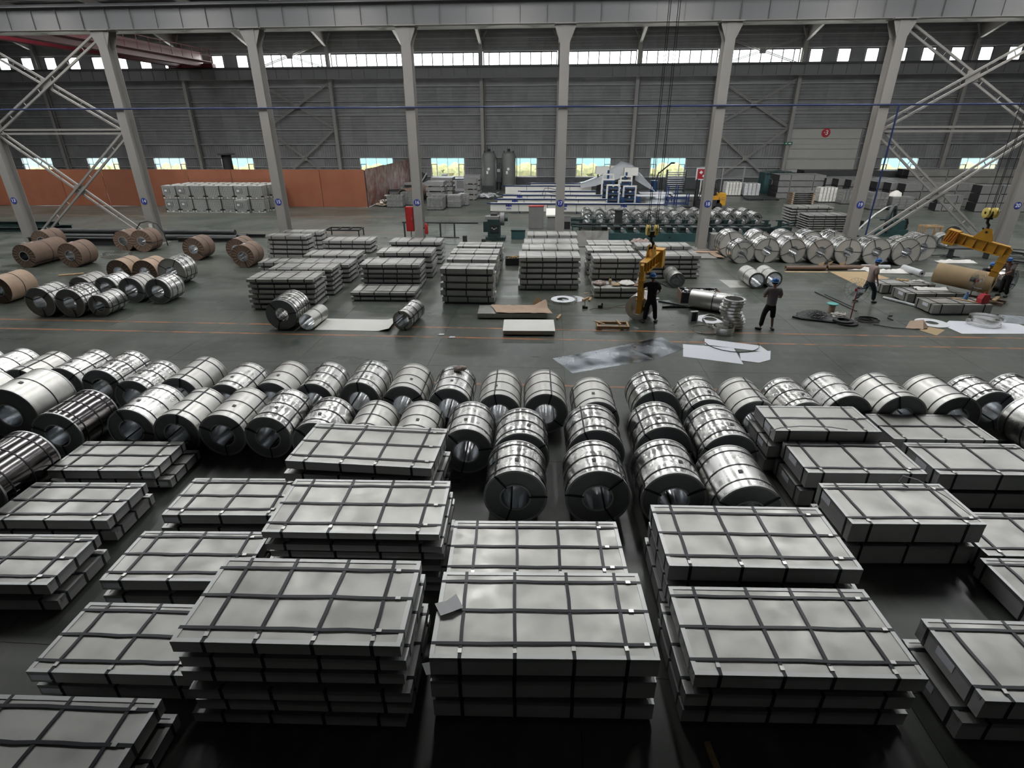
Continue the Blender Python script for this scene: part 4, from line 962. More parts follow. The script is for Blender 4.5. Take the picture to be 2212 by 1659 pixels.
def slabstack(label, x, y, w, d, n, th, matn='midsteel', rz=0):
    for i in range(n):
        t = thing('steel_bundle', '%s bundle in the grey stack %s' % (LEVELS[n][n-1-i], label), 'bundle', (x+rnd.uniform(-.05, .05), y, i*(th+.03)), rz, 'grey bundles ' + label)
        part('sheets', MB().b2(-w/2, w/2, -d/2, d/2, .08, th), matn, t); part('runner', MB().b2(-w/2+.2, -w/2+.3, -d/2, d/2, 0, .08), 'wood', t); part('runner', MB().b2(w/2-.3, w/2-.2, -d/2, d/2, 0, .08), 'wood', t)
slabstack('right of the bales under the low window', -7.6, 55.6, 1.1, 1.4, 4, .44)
slabstack('behind the bales right of column 16', -10.6, 54.0, 1.7, 1.6, 4, .42)
slabstack('at the back left of the green tanks', -7.9, 59.0, 1.6, 1.6, 4, .46)
slabstack('beside column 16 far back', -11.0, 59.5, 2.2, 1.8, 4, .40)
t = thing('grey_machine', 'low light machine housing below the window right of column 16', 'machine', (-10.4, 63.2, 0))
part('body', MB().b2(-2.2, 1.4, -.6, .6, 0, 1.3), 'girt', t); part('top_box', MB().b2(-1.3, -.8, -.4, .4, 1.3, 1.7), 'girt', t); part('panel', MB().b2(.3, 1.2, -.64, -.6, .3, 1.1), 'grey', t); part('rail', MB().b2(-2.2, 1.4, -.65, -.6, 1.2, 1.26), 'dkgrey', t)
t = thing('duct_tube', 'large brown rolled tube lying behind column 16', 'tube', (-13.4, 52.5, .62), 0); part('shell', MB().lathe([(.55, 0), (.6, 0), (.6, 4.2), (.55, 4.2), (.55, 0)], (0, 0, 0), 28, (.35, .94, 0)), 'kraft', t, 40); part('plug', MB().cyl((.02, .05, 0), (.03, .08, 0), .55, 24), 'black', t)
t = thing('duct_tube', 'black ribbed duct end lying left of column 16', 'tube', (-15.0, 53.5, .55), 0); part('shell', MB().lathe([(.45, 0), (.52, 0), (.52, 1.2), (.45, 1.2), (.45, 0)], (0, 0, 0), 24, (.93, .36, 0)), 'black', t, 40); part('plug', MB().cyl((.05, .02, 0), (.08, .03, 0), .45, 24), 'black', t)
for i, (x, y, z, L, rz, tl) in enumerate([(-13.2, 58.2, .0, 4.4, .08, 0), (-13.1, 58.5, .26, 4.2, .05, 0), (-13.0, 58.3, .52, 4.0, -.06, 0), (-13.4, 58.6, .78, 3.6, .1, 0), (-12.9, 58.4, 1.04, 3.6, .12, 0)]):
    t = thing('channel_section', 'long grey channel section, %s from the bottom of the heap by the red partition' % ORD[i], 'channel', (x, y, z), rz, 'channel heap')
    part('back', MB().b2(-L/2, L/2, -.3, .3, 0, .04), 'midsteel', t); part('lip', MB().b2(-L/2, L/2, -.3, -.26, .04, .24), 'midsteel', t); part('lip', MB().b2(-L/2, L/2, .26, .3, .04, .24), 'midsteel', t)
t = thing('tilted_panel', 'dark panel leaning up out of the channel heap', 'panel', (-13.0, 58.4, 1.3), .2); part('sheet', MB().box((0, 0, .45), (1.0, .08, 1.0), Matrix.Rotation(.6, 3, 'Y')), 'black', t); part('rim', MB().box((.3, -.06, .4), (.1, .06, 1.1), Matrix.Rotation(.6, 3, 'Y')), 'girt', t)
m = MB()
for i in range(260):
    a = rnd.uniform(0, 2*PI); r = rnd.uniform(0, 1)**.6; x, y = r*1.0*math.cos(a), r*1.2*math.sin(a); h = .85*(1-r)
    R = Matrix.Rotation(rnd.uniform(0, 6), 3, 'Z') @ Matrix.Rotation(rnd.uniform(-.7, .7), 3, 'X')
    m.m = rnd.choice((0, 0, 1, 2)); m.box((x, y, h*rnd.uniform(.3, 1)+.06), (rnd.uniform(.2, .6), rnd.uniform(.05, .16), rnd.uniform(.02, .06)), R)
o = m.mesh('scrap_heap', ['kraft_lt', 'dkgrey', 'white']); o = put('scrap_heap', o, None, (-14.35, 50.9, .06)); tag(o, 'heap of offcuts and rubbish at the corner of the orange partition', 'scrap', kind='stuff')
m = MB()
for i in range(60):
    x, y = rnd.gauss(0, .5), rnd.gauss(0, .6); m.box((x, y, .2*rnd.random()+.12), (rnd.uniform(.2, .5), rnd.uniform(.2, .4), .04), Matrix.Rotation(rnd.uniform(0, 6), 3, 'Z') @ Matrix.Rotation(rnd.uniform(-.8, .8), 3, 'X'))
tag(put('film_heap', m.mesh('film_heap', 'film'), None, (-6.2, 56.6, .05)), 'heap of shiny film and offcuts left of the white machine rows', 'scrap', kind='stuff')
for i, x in enumerate((-6.7, -4.6)):
    t = thing('green_tank', ('left', 'right')[i]+' one of two tall grey-green vessels before the far wall', 'tank', (x, 64.0, 0), 0, 'tall vessels')
    part('base', MB().b2(-.75, .75, -.7, .7, 0, .5), 'dkgrey', t); part('shell', MB().lathe([(0, .5), (.72, .5), (.74, .7), (.74, 3.5), (.6, 3.75), (.2, 3.9), (0, 3.92)], n=24), 'cyl', t, 40)
    part('valve_crown', MB().cyl((0, 0, 3.85), (0, 0, 4.15), .16, 12).b2(-.5, .5, -.05, .05, 3.75, 3.85).b2(-.55, -.45, -.06, .06, 3.4, 3.95).b2(.45, .55, -.06, .06, 3.4, 3.95), 'black', t)
    part('gauge', MB().cyl((0, -.76, 2.2), (0, -.72, 2.2), .14, 14), 'signwhite', t); part('label_plate', MB().b2(-.25, -.05, -.77, -.73, 1.7, 2.0), 'signwhite', t)
    part('side_pipe', MB().pipe([(.85, 0, .2), (.85, 0, 3.2), (.6, 0, 3.5)], .04, 8), 'dkgrey', t, 40)
t = thing('control_box', 'dark control box standing between the two tall vessels', 'box', (-5.65, 63.6, 0)); part('body', MB().b2(-.22, .22, -.2, .2, .9, 2.6), 'dkgrey', t); part('stand', MB().b2(-.05, .05, -.05, .05, 0, .9), 'dkgrey', t); part('plate', MB().b2(-.15, .15, -.22, -.2, 1.9, 2.2), 'girt', t)

# ================================================================== WHITE MACHINE ROWS
def emblem(p, x, y, z, s=1):
    R = Matrix(((1, 0, 0), (0, 0, -1), (0, 1, 0)))
    m = MB()
    m.prism([(-.26, 0), (-.2, .22), (-.1, .1), (0, .3), (.1, .1), (.2, .22), (.26, 0), (.12, .03), (0, -.02), (-.12, .03)], 0, .006, R, (x, y, z))
    m.b2(x-.2, x+.2, y-.006, y, z-.14, z-.09)
    for i in range(4): m.b2(x-.19+i*.11, x-.13+i*.11, y-.006, y, z-.21, z-.165)
    part('emblem', m, 'signblue', p)
rows = [(46.6, -4.85, 8.9, .82, 'nearest'), (49.6, -4.55, 4.6, .82, 'second'), (52.6, -4.3, 4.4, .82, 'third'), (55.9, -2.9, 4.2, .82, 'fourth'), (59.0, -4.6, 4.0, 1.0, 'fifth'), (62.8, -2.2, 3.0, .9, 'rearmost')]
for ri_, (y, x0, x1, h, lb) in enumerate(rows):
    t = thing('runout_table', 'long white-panelled machine table, %s of the parallel rows' % lb, 'machine table', (0, y, 0))
    n = max(2, round((x1-x0)/2.4)); xs = [x0+(x1-x0)*i/n for i in range(n+1)]
    for i in range(n):
        w_ = xs[i+1]-xs[i]; part('side_panel', MB().b2(xs[i]+.02, xs[i+1]-.02, -.30, -.26, .18, h-.12), 'white', t)
        part('leg', MB().b2(xs[i]+.02, xs[i]+.10, -.28, .28, 0, .18), 'navy', t)
    part('bed', MB().b2(x0, x1, -.26, .30, .18, h-.10), 'dkgrey', t); part('top_rail', MB().b2(x0-.25, x1+.1, -.36, -.28, h-.10, h-.02), 'navy', t); part('bed_top', MB().b2(x0, x1, -.28, .32, h-.10, h-.06), 'white', t)
    if ri_ in (0, 1, 2): emblem(t, x0+1.5, -.31, .52)
    if ri_ == 0: emblem(t, x0+5.9, -.31, .52); emblem(t, x0+10.6, -.31, .52)
for i, (x, y) in enumerate(((-.6, 49.0), (-.8, 52.0), (-.7, 55.2))):
    t = thing('bent_pipe', 'thin dark bent pipe lying on the %s white machine row' % ('second', 'third', 'fourth')[i], 'pipe', (x, y+.45, .80)); part('tube', MB().pipe([(0, 0, 0.0), (.1, 0, .22), (.5, 0, .22), (1.2, 0, .08), (1.9, 0, .03)], .03, 6), 'dkgrey', t, 40)
# forming heads (blue and white frames)
hx = [(5.2, 49.9, 1.9), (6.6, 50.1, 1.8), (5.0, 52.9, 2.1), (6.5, 53.0, 2.0), (5.3, 56.0, 2.3), (7.0, 56.2, 2.1)]
for i, (x, y, h) in enumerate(hx):
    t = thing('forming_stand', '%s forming stand, %s from the front' % (('left' if i % 2 == 0 else 'right'), ORD[i//2]) + ', blue rollers in a white frame', 'machine', (x, y, 0), 0, 'forming heads by the white rows')
    for sx in (-.5, .5): part('frame_post', MB().b2(sx-.07, sx+.07, -.1, .1, 0, h), 'white', t)
    part('frame_top', MB().b2(-.57, .57, -.12, .12, h-.12, h), 'white', t); part('base', MB().b2(-.8, .8, -.35, .35, 0, .35), 'bluem', t)
    for k in range(3): part('roller_block', MB().b2(-.42, .42, -.2, .2, .5+k*.45, .78+k*.45), 'bluem', t); part('roller', MB().cyl((-.34+.0, -.26, .62+k*.45), (.34, -.26, .62+k*.45), .08, 12), 'black', t, 40)
    part('cylinder', MB().cyl((0, 0, h), (0, 0, h+.3), .1, 12), 'bluem', t, 40); part('gearbox', MB().b2(.6, .95, -.2, .2, .35, .9), 'bluem', t)
    part('motor', MB().cyl((.78, -.2, .7), (.78, -.55, .7), .14, 12), 'bluem', t, 40)
for i, (x, y) in enumerate(((5.0, 59.5), (6.6, 60.5), (7.6, 58.0))):
    t = thing('hydraulic_unit', ('left', 'middle', 'right')[i]+' white hooded unit under the plastic film', 'machine', (x, y, 0), 0, 'hooded units under film')
    part('body', MB().b2(-.5, .5, -.4, .4, 0, 1.2), 'dkgrey', t); part('post', MB().b2(-.45, -.35, -.35, .35, 1.2, 2.0), 'dkgrey', t); part('post', MB().b2(.35, .45, -.35, .35, 1.2, 2.0), 'dkgrey', t); part('hood', MB().b2(-.65, .65, -.5, .5, 2.0, 2.7), 'white', t)
V = [(-3.0, -1.6, .95), (-1.5, -1.9, 1.4), (0, -1.2, 2.3), (1.0, -1.5, 2.85), (2.0, -1.3, 2.6), (3.4, -1.6, 1.3), (4.2, -1.9, .5)]
m = MB(); Vv = []
for j, (yy, f) in enumerate(((-1.9, .55), (-1.1, .95), (0, 1.0), (1.0, .8))):
    for x, y, z in V: Vv.append((x+rnd.uniform(-.12, .12), yy, max(.25, z*f)+rnd.uniform(-.08, .08)))
n = len(V); m.add(Vv, [(j*n+i, j*n+i+1, (j+1)*n+i+1, (j+1)*n+i) for j in range(3) for i in range(n-1)])
tag(put('plastic_sheet', m.mesh('plastic_sheet', 'clearfilm', 80), None, (5.9, 60.0, .25)), 'clear plastic sheet draped over the hooded machine units', 'plastic sheet')
# ---- green forming machine, rack and coil cradle
t = thing('forming_machine', 'long dark green roll forming machine passing behind column 18', 'machine', (0, 0, 0))
part('bed', MB().b2(3.4, 8.2, 34.8, 36.0, 0, .48), 'teal', t); part('bed', MB().b2(8.2, 12.2, 34.9, 36.0, 0, .48), 'teal', t)
for i in range(12):
    x = 3.3+i*.78; part('stand', MB().b2(x-.18, x+.18, 35.0, 35.9, .48, .80), 'dgreen', t)
    part('roll', MB().cyl((x+.28, 34.95, .62), (x+.28, 35.8, .62), .11, 14), 'guard', t, 40)
part('rail', MB().b2(1.6, 13.0, 34.88, 34.96, .80, .86), 'dkgrey', t); part('rail', MB().b2(1.6, 13.0, 36.0, 36.08, .80, .86), 'dkgrey', t)
part('port', MB().cyl((7.2, 34.8, .25), (7.2, 34.78, .25), .07, 14), 'black', t)
t = thing('coil_rack', 'dark green bracket rack holding the line of coils', 'rack', (0, 0, 0))
part('beam', MB().b2(1.4, 14.6, 39.05, 39.2, .20, .42), 'dgreen', t); part('beam', MB().b2(1.4, 14.6, 39.5, 39.65, .20, .42), 'dgreen', t); part('beam', MB().b2(1.4, 14.6, 40.9, 41.05, .20, .42), 'dgreen', t); part('beam', MB().b2(1.4, 14.6, 41.4, 41.55, .20, .42), 'dgreen', t); part('beam', MB().b2(1.4, 15.0, 37.0, 37.15, .45, .55), 'dgreen', t)
bm_ = MB().b2(-.06, .06, -.06, .06, 0, .9).b2(-.22, .22, -.05, .05, .9, .97).b2(-.03, .03, .05, .7, .3, .42).mesh('bracket', 'dgreen'); cl_ = MB().b2(.08, .16, -.05, .05, .35, .9).mesh('clamp', 'dgreen')
for i in range(16): b_ = put('bracket', bm_, t, (1.9+i*.83, 37.1, 0)); put('clamp', cl_, b_)
for i in range(5): part('foot', MB().b2(1.5+i*3.2, 1.7+i*3.2, 37.1, 41.5, 0, .2), 'dgreen', t)
t = thing('drive_motor', 'black upright motor on the green forming machine', 'motor', (4.25, 36.5, 0)); part('gearbox', MB().b2(-.25, .25, -.25, .25, 0, .75), 'dgreen', t); part('body', MB().cyl((0, 0, .75), (0, 0, 1.55), .24, 20), 'dkgrey', t, 40); part('fan_cover', MB().cyl((0, 0, 1.55), (0, 0, 1.63), .27, 20), 'black', t, 40)
t = thing('coil_car', 'dark green cable carrier end at the right of the coil rack', 'machine', (14.4, 37.4, 0), .5); part('frame', MB().b2(-.5, 1.0, -.3, .3, .1, .45), 'dgreen', t); part('arm', MB().bar((-.4, 0, .5), (.9, -.5, .8), .1, .1), 'dgreen', t); part('wheel', MB().cyl((.5, -.3, .15), (.5, .3, .15), .15, 14), 'black', t, 40); part('wheel', MB().cyl((-.3, -.3, .15), (-.3, .3, .15), .15, 14), 'black', t, 40)
t = thing('steel_plate', 'grey steel sheet leaning against the green forming machine', 'steel sheet', (2.45, 32.95, 0)); part('sheet', MB().box((0, .15, .44), (1.85, .012, .92), Matrix.Rotation(-.3, 3, 'X')), 'galv', t); part('foot', MB().b2(-.9, .9, -.05, .02, 0, .03), 'dkgrey', t)
t = thing('grey_cabinet', 'squat grey cabinet at the foot of column 18', 'cabinet', (9.25, 32.55, 0), .0); part('body', MB().b2(-.28, .28, -.3, .3, 0, .9), 'grey', t); part('door', MB().b2(-.24, .24, -.32, -.3, .05, .85), 'grey', t); part('handle', MB().b2(.15, .18, -.34, -.32, .4, .55), 'dkgrey', t)
# right of the machines: white floor sheets, blue bench, robot arm, rack, forklift
for i, (x, y, w, d, h) in enumerate(((9.4, 55.0, 3.0, 1.2, .5), (12.4, 54.6, 2.6, 1.1, .55), (10.2, 58.2, 3.2, 1.2, .4))):
    t = thing('white_table', ('left', 'right', 'rear')[i]+' low white-topped table beyond the blue bench', 'table', (x, y, 0)); part('tabletop', MB().b2(-w/2, w/2, -d/2, d/2, h-.05, h), 'signwhite', t)
    for sx in (-1, 1):
        for sy in (-1, 1): part('leg', MB().b2(sx*(w/2-.1)-.04, sx*(w/2-.1)+.04, sy*(d/2-.1)-.04, sy*(d/2-.1)+.04, 0, h-.05), 'navy', t)
t = thing('blue_bench', 'navy blue steel bench frame behind the line of coils', 'bench', (11.0, 51.9, 0))
for x in (-.9, -.1, .9): 
    for y in (-.4, .4): part('post', MB().b2(x-.04, x+.04, y-.04, y+.04, 0, 1.7 if x < .5 else 1.0), 'navy', t)
for y in (-.4, .4): part('rail', MB().b2(-.95, .95, y-.03, y+.03, .55, .63), 'navy', t); part('rail', MB().b2(-.95, .95, y-.03, y+.03, .12, .2), 'navy', t)
t = thing('jib_arm', 'dark jib arm with a blue tank, standing before the fourth low window', 'jib', (10.6, 62.0, 0)); part('tank', MB().cyl((0, 0, 0), (0, 0, 1.2), .35, 18), 'bluem', t, 40); part('mast', MB().cyl((.2, 0, 1.2), (.4, 0, 2.0), .07, 8), 'black', t, 40); part('arm', MB().bar((.4, 0, 1.9), (1.6, 0, 2.9), .12, .12), 'black', t); part('head', MB().b2(1.5, 1.9, -.1, .1, 2.8, 2.95), 'black', t)
t = thing('bar_rack', 'dark slatted steel rack before the window left of column 18', 'rack', (12.9, 62.6, 0))
for i in range(9): part('slat', MB().b2(-.95, .95, -.25, .25, .3+i*.2, .36+i*.2), 'dkgrey', t)
for x in (-.95, .95): part('post', MB().b2(x-.05, x+.05, -.3, .3, 0, 2.2), 'dkgrey', t)
t = thing('notice_board', 'red and white notice board on a stand left of column 18', 'sign', (15.5, 62.5, 0)); part('stand', MB().b2(-.05, .05, -.05, .05, 0, 1.3), 'white', t); part('board', MB().b2(-.6, .6, -.03, .03, 1.2, 2.4), 'signwhite', t); part('red_panel', MB().b2(-.48, .48, -.04, -.03, 1.32, 2.28), 'signred', t); part('print', MB().box((-.12, -.045, 1.95), (.26, .01, .26), Matrix.Rotation(.7, 3, 'Y')).box((.16, -.045, 1.6), (.2, .01, .2), Matrix.Rotation(.4, 3, 'Y')), 'signwhite', t)
t = thing('forklift', 'forklift with yellow counterweight standing behind column 18', 'forklift', (13.0, 49.9, 0))
part('chassis', MB().b2(-.6, 1.0, -.5, .5, .25, .75), 'dkgrey', t); part('counterweight', MB().b2(.75, 1.45, -.5, .5, .3, 1.25), 'yellow', t); part('hood', MB().b2(.1, .8, -.45, .45, .75, 1.05), 'yellow', t)
part('seat', MB().b2(.2, .65, -.25, .25, 1.05, 1.15).b2(.55, .68, -.25, .25, 1.15, 1.6), 'black', t)
for s_ in (-1, 1):
    part('mast_rail', MB().b2(-.95, -.82, s_*.35-.06, s_*.35+.06, .08, 2.3), 'black', t); part('fork', MB().b2(-2.0, -.95, s_*.25-.06, s_*.25+.06, .06, .12), 'black', t)
    part('guard_post', MB().bar((-.55, s_*.45, .75), (-.25, s_*.42, 2.1), .06, .06), 'black', t); part('guard_post', MB().bar((.85, s_*.45, 1.2), (.6, s_*.42, 2.1), .06, .06), 'black', t)
    part('front_wheel', MB().cyl((-.6, s_*.4, .33), (-.6, s_*.62, .33), .33, 20), 'black', t, 40); part('rear_wheel', MB().cyl((.95, s_*.35, .26), (.95, s_*.55, .26), .26, 18), 'black', t, 40)
part('overhead_guard', MB().b2(-.3, .65, -.45, .45, 2.08, 2.14), 'black', t)
m = text_mesh('A.C.', .3); m.materials.append(M['kraft']); put('marking', m, t, (1.1, -.505, .85), (PI/2, 0, 0))
# ================================================================== RIGHT BACK: BALES, BUNDLES
bale('bright white strapped bale left of the teal bin', 17.9, 59.7, 1.5, 1.2, 1.3, 'white', nst=4)
bale('grey film-wrapped bale between the white bale and the teal bin', 19.6, 59.5, 1.5, 1.2, 1.2, 'film')
t = thing('plank_pallet', 'flat slatted pallet on the floor before the film-wrapped bale', 'pallet', (19.8, 56.6, 0))
for i in range(5): part('slat', MB().b2(-1.5, 1.5, -.9+i*.42, -.65+i*.42, .1, .14), 'dkgrey', t)
for x in (-1.3, 0, 1.3): part('bearer', MB().b2(x-.05, x+.05, -.9, 1.0, 0, .1), 'dkgrey', t)
t = thing('scrap_bin', 'teal steel bin heaped with strapping scrap before the numbered door', 'bin', (23.2, 62.0, 0))
part('wall', MB().b2(-1.8, -1.72, -.9, .9, 0, 2.0), 'teal', t); part('wall', MB().b2(1.7, 1.78, -.9, .9, 0, 1.7), 'teal', t); part('wall', MB().b2(-1.72, 1.7, -.9, -.82, 0, 1.8), 'teal', t); part('wall', MB().b2(-1.72, 1.7, .82, .9, 0, 1.8), 'teal', t)
m = MB()
for i in range(240):
    x, y = rnd.uniform(-1.6, 1.6), rnd.uniform(-.75, .75); m.box((x, y, 1.75+.45*math.cos(x*.8)*rnd.random()), (rnd.uniform(.3, .8), .04, .02), Matrix.Rotation(rnd.uniform(0, 6), 3, 'Z') @ Matrix.Rotation(rnd.uniform(-.6, .6), 3, 'X'))
s_ = part('scrap', m, 'teal', t); s_['kind'] = 'stuff'
t = thing('barrier_fence', 'thin pale post rail before the dark wall left of the teal bin', 'fence', (18.0, 64.0, 0))
for x in (-2.4, 0, 2.2): part('post', MB().b2(x-.04, x+.04, -.04, .04, 0, 2.4), 'girt', t)
part('rail', MB().b2(-2.4, 2.2, -.03, .03, 2.3, 2.4), 'girt', t); part('rail', MB().b2(-2.4, 2.2, -.03, .03, 1.2, 1.28), 'girt', t)
def bundle_rows(label, x0, y0, L, w, h, nx, nyy, nz, matn, endm=None, rz=0, grp=None, gap=.06, stagger=0):
    """long bundles, each a thing with body, end cap and bands"""
    body = MB().b2(0, L, -w/2, w/2, .05, h).mesh('body', matn); end = MB().b2(-.02, .0, -w/2, w/2, .05, h).mesh('end_cap', endm or 'black')
    bnd = MB().b2(-.03, .03, -w/2-.008, w/2+.008, .04, h+.008).mesh('band', 'dkgrey'); foot = MB().b2(-.06, .06, -w/2, w/2, 0, .05).mesh('runner', 'wood')
    for k in range(nz):
        for j in range(nyy):
            for i in range(nx):
                lab = label + (', %s row' % ORD[j] if nyy > 1 else '') + (', %s layer' % {2: ('bottom', 'upper'), 3: ('bottom', 'middle', 'top'), 4: ('bottom', 'second', 'third', 'top')}[nz][k]) + (', %s along' % ORD[i] if nx > 1 else '')
                c_, s2 = math.cos(rz), math.sin(rz); dx = i*(L+gap)+stagger*j+rnd.uniform(-.04, .04); dy = j*(w+gap)
                q = thing('section_bundle', lab, 'bundle', (x0+dx*c_-dy*s2, y0+dx*s2+dy*c_, k*(h+.01)), rz, grp or label)
                put('body', body, q); put('end_cap', end, q)
                for xx in (.25, .75): put('band', bnd, q, (L*xx, 0, 0)); put('runner', foot, q, (L*xx, 0, 0))
bundle_rows('grey bundle in the pile under the numbered door', 21.3, 57.4, 4.2, .75, .52, 1, 3, 4, 'midsteel')
bundle_rows('low grey bundle before that pile', 22.6, 55.6, 2.5, .6, .42, 1, 1, 2, 'midsteel')
t = thing('slat_stack', 'stack of grey slatted pallets before the pile under the door', 'pallet stack', (22.2, 53.6, 0))
for i in range(6):
    p_ = part('deck', MB().b2(-1.0, 1.0, -.5, .5, .1+i*.17, .14+i*.17), 'midsteel', t)
    put('bearer', MB().b2(-.95, -.8, -.5, .5, i*.17, .1+i*.17).b2(.8, .95, -.5, .5, i*.17, .1+i*.17).mesh('bearer', 'wood'), p_)
bale('light strapped bale at the left end of the bales by column 19', 24.75, 54.7, 1.5, 1.0, 1.3, 'white', nst=4)
bale('grey bale second in the row by column 19', 26.0, 53.6, 1.1, 1.2, 1.2)
bale('grey bale third in the row, touching column 19', 27.1, 53.0, 1.1, 1.2, 1.15, 'girt')
bale('film-wrapped bale just right of column 19', 26.7, 49.9, 1.3, 1.1, 1.35, 'midsteel')
bale('brown-grey film-wrapped bale second right of column 19', 28.5, 49.8, 1.7, 1.1, 1.05, 'midsteel', nst=2)
t = thing('plastic_bag', 'white plastic bag slumped on the bale right of column 19', 'bag', (28.1, 49.9, 1.06)); m = MB(); m.lathe([(0, 0), (.5, 0), (.42, .25), (.15, .4), (0, .42)], n=10); m.v = [(x*1.1+rnd.uniform(-.06, .06), y*.7, z+rnd.uniform(-.03, .05)*(z > .01)) for x, y, z in m.v]; part('film', m, 'whiterag', t, 60)
bundle_rows('black-ended bundle in the long rows right of column 19', 29.4, 51.6, 6.0, .95, .62, 1, 8, 3, 'midsteel', 'black', .12, None, .05, -.55)
bundle_rows('pale steel bundle at the right edge by column 20', 33.8, 49.2, 6.0, 1.1, .66, 1, 1, 3, 'midsteel', 'black')
bundle_rows('short steel bundle between the dark rows and column 20', 31.0, 49.4, 1.9, .9, .6, 1, 1, 2, 'midsteel', 'black')
bundle_rows('dark bundle in the far rows under the windows', 24.9, 60.9, 5.0, .95, .75, 3, 2, 3, 'dkgrey', 'black')
bundle_rows('shiny long bundle under the windows right of column 19', 33.4, 58.5, 14.0, .9, .62, 1, 2, 4, 'galv', 'black')
t = thing('uncoiler', 'blue-green uncoiler with a big dark strip reel right of column 19', 'uncoiler', (21.4, 37.7, 0), .25)
part('base', MB().b2(-.6, 1.1, -.4, .4, 0, .35), 'teal', t); part('body', MB().b2(-.1, .8, -.35, .35, .35, .95), 'teal', t)
part('reel', MB().ring((-.25, -.1, 1.0), (.55, -.83, 0), .85, .66, .16, 40), 'dkgrey', t, 40); part('spoke', MB().b2(-.28, -.2, -.2, -.1, .2, 1.8).b2(-.95, .45, -.2, -.12, .96, 1.04), 'teal', t)
part('hood', MB().pipe([(1.1, 0, .35), (1.25, 0, .7), (1.1, .0, 1.0)], .09, 8), 'black', t, 40); part('motor', MB().cyl((.9, -.3, .5), (.9, .3, .5), .16, 14), 'black', t, 40)
t = thing('steel_strip', 'long pale strip arching from the uncoiler down to column 19', 'strip', (0, 0, 0))
part('strip', MB().ribbon([(18.6, 36.2, .35), (19.4, 36.9, .8), (20.2, 37.4, 1.35), (20.9, 37.6, 1.75), (21.5, 37.7, 1.85)], (-.5, .85, 0), .12, .004, False), 'guard', t); part('prop', MB().b2(18.55, 18.65, 36.15, 36.25, 0, .34), 'dkgrey', t)
t = thing('control_stand', 'dark control stand with a white panel before the two stacks', 'stand', (18.9, 37.3, 0)); part('post', MB().b2(-.06, .06, -.06, .06, 0, .8), 'black', t); part('panel', MB().b2(-.32, .05, -.1, .1, .65, 1.0), 'white', t); part('box', MB().b2(.08, .6, -.15, .15, .5, .95), 'black', t); part('base', MB().b2(-.2, .5, -.2, .2, 0, .05), 'black', t)
t = thing('wooden_trestle', 'small wooden trestle frame behind the white-ended coils', 'trestle', (23.6, 37.2, 0), .05)
for x in (-.5, .5):
    for y in (-.25, .25): part('leg', MB().b2(x-.05, x+.05, y-.05, y+.05, 0, .6), 'wood', t)
part('rail', MB().b2(-.58, .58, -.31, -.2, .6, .7), 'wood', t); part('rail', MB().b2(-.58, .58, .2, .31, .6, .7), 'wood', t); part('crossbar', MB().b2(-.1, 0, -.2, .2, .6, .68), 'wood', t)
t = thing('dark_duffel', 'big black film bundle at the right edge beside column 20', 'bundle', (26.0, 31.2, 0)); m = MB(); m.lathe([(0, 0), (1.0, 0), (.9, .3), (.4, .6), (0, .65)], n=12); m.v = [(x*1.1+rnd.uniform(-.08, .08), y*.6, z*(1+rnd.uniform(-.2, .2))) for x, y, z in m.v]; part('film', m, 'blackfilm', t, 60)

# ================================================================== WORK AREA ACROSS THE AISLE
def flat(name, label, cat, pts, z, matn, th=.003):
    m = MB(); m.prism(pts, 0, th); return tag(put(name, m.mesh(name, matn), None, (0, 0, z)), label, cat)
flat('steel_sheet', 'large glossy steel sheet lying on the aisle floor, left section', 'steel sheet', [(.17, 15.75), (2.45, 17.0), (3.25, 15.85), (.74, 14.66)], .001, 'mirror')
flat('steel_sheet', 'dark mirror-like steel sheet lying on the aisle floor, right section', 'steel sheet', [(2.47, 17.02), (3.8, 17.83), (4.32, 16.8), (3.27, 15.86)], .001, 'mirror')
flat('white_sheet', 'white card sheet on the aisle floor, front left one of the three', 'card', [(4.37, 17.21), (5.9, 16.95), (5.8, 15.62), (4.15, 16.13)], .001, 'paper')
flat('white_sheet', 'white card sheet on the aisle floor, rear one of the three', 'card', [(5.19, 17.76), (6.8, 17.2), (6.9, 16.6), (5.06, 17.2)], .005, 'paper')
flat('white_sheet', 'white card sheet with a torn corner on the aisle floor, right one', 'card', [(5.95, 16.5), (6.97, 16.75), (6.7, 16.0), (6.28, 15.74), (5.8, 15.9)], .009, 'paper')
tag(part('strap_arc', MB().ribbon([(5.1+.62*(1-math.cos(a))*1.35, 17.35-1.1*math.sin(a)*.75, .03) for a in [i*PI/10 for i in range(11)]], (0, 0, 1), .03, .004, False), 'strap', None), 'curved dark strap offcut lying across the white cards', 'strap')
# low plate stacks
t = thing('plate_stack', 'low stack of bare steel plates under a crumpled kraft sheet', 'steel plates', (-1.33, 19.98, 0), math.radians(2.5))
for i in range(4): part('plate', MB().b2(-1.27+.01*(i % 2), 1.27, -.52, .52, .05+i*.04, .088+i*.04), 'galv', t)
part('bearer', MB().b2(-1.0, -.9, -.5, .5, 0, .05), 'dkgrey', t); part('bearer', MB().b2(.9, 1.0, -.5, .5, 0, .05), 'dkgrey', t)
m = MB(); V = []; nx, ny = 12, 6
for j in range(ny+1):
    for i in range(nx+1): V.append((-1.0+2.05*i/nx+.25*(1-j/ny), -.55+.95*j/ny, .03+rnd.uniform(0, .035)+(.22*max(0, (i-9)/3) if j > 4 else 0)))
m.add(V, [(j*(nx+1)+i, j*(nx+1)+i+1, (j+1)*(nx+1)+i+1, (j+1)*(nx+1)+i) for j in range(ny) for i in range(nx)])
t = thing('kraft_sheet', 'crumpled tan kraft sheet lying on the bare plate stack', 'kraft paper', (-1.15, 20.0, .205), math.radians(2)); part('paper', m, 'kraft_lt', t, 60)
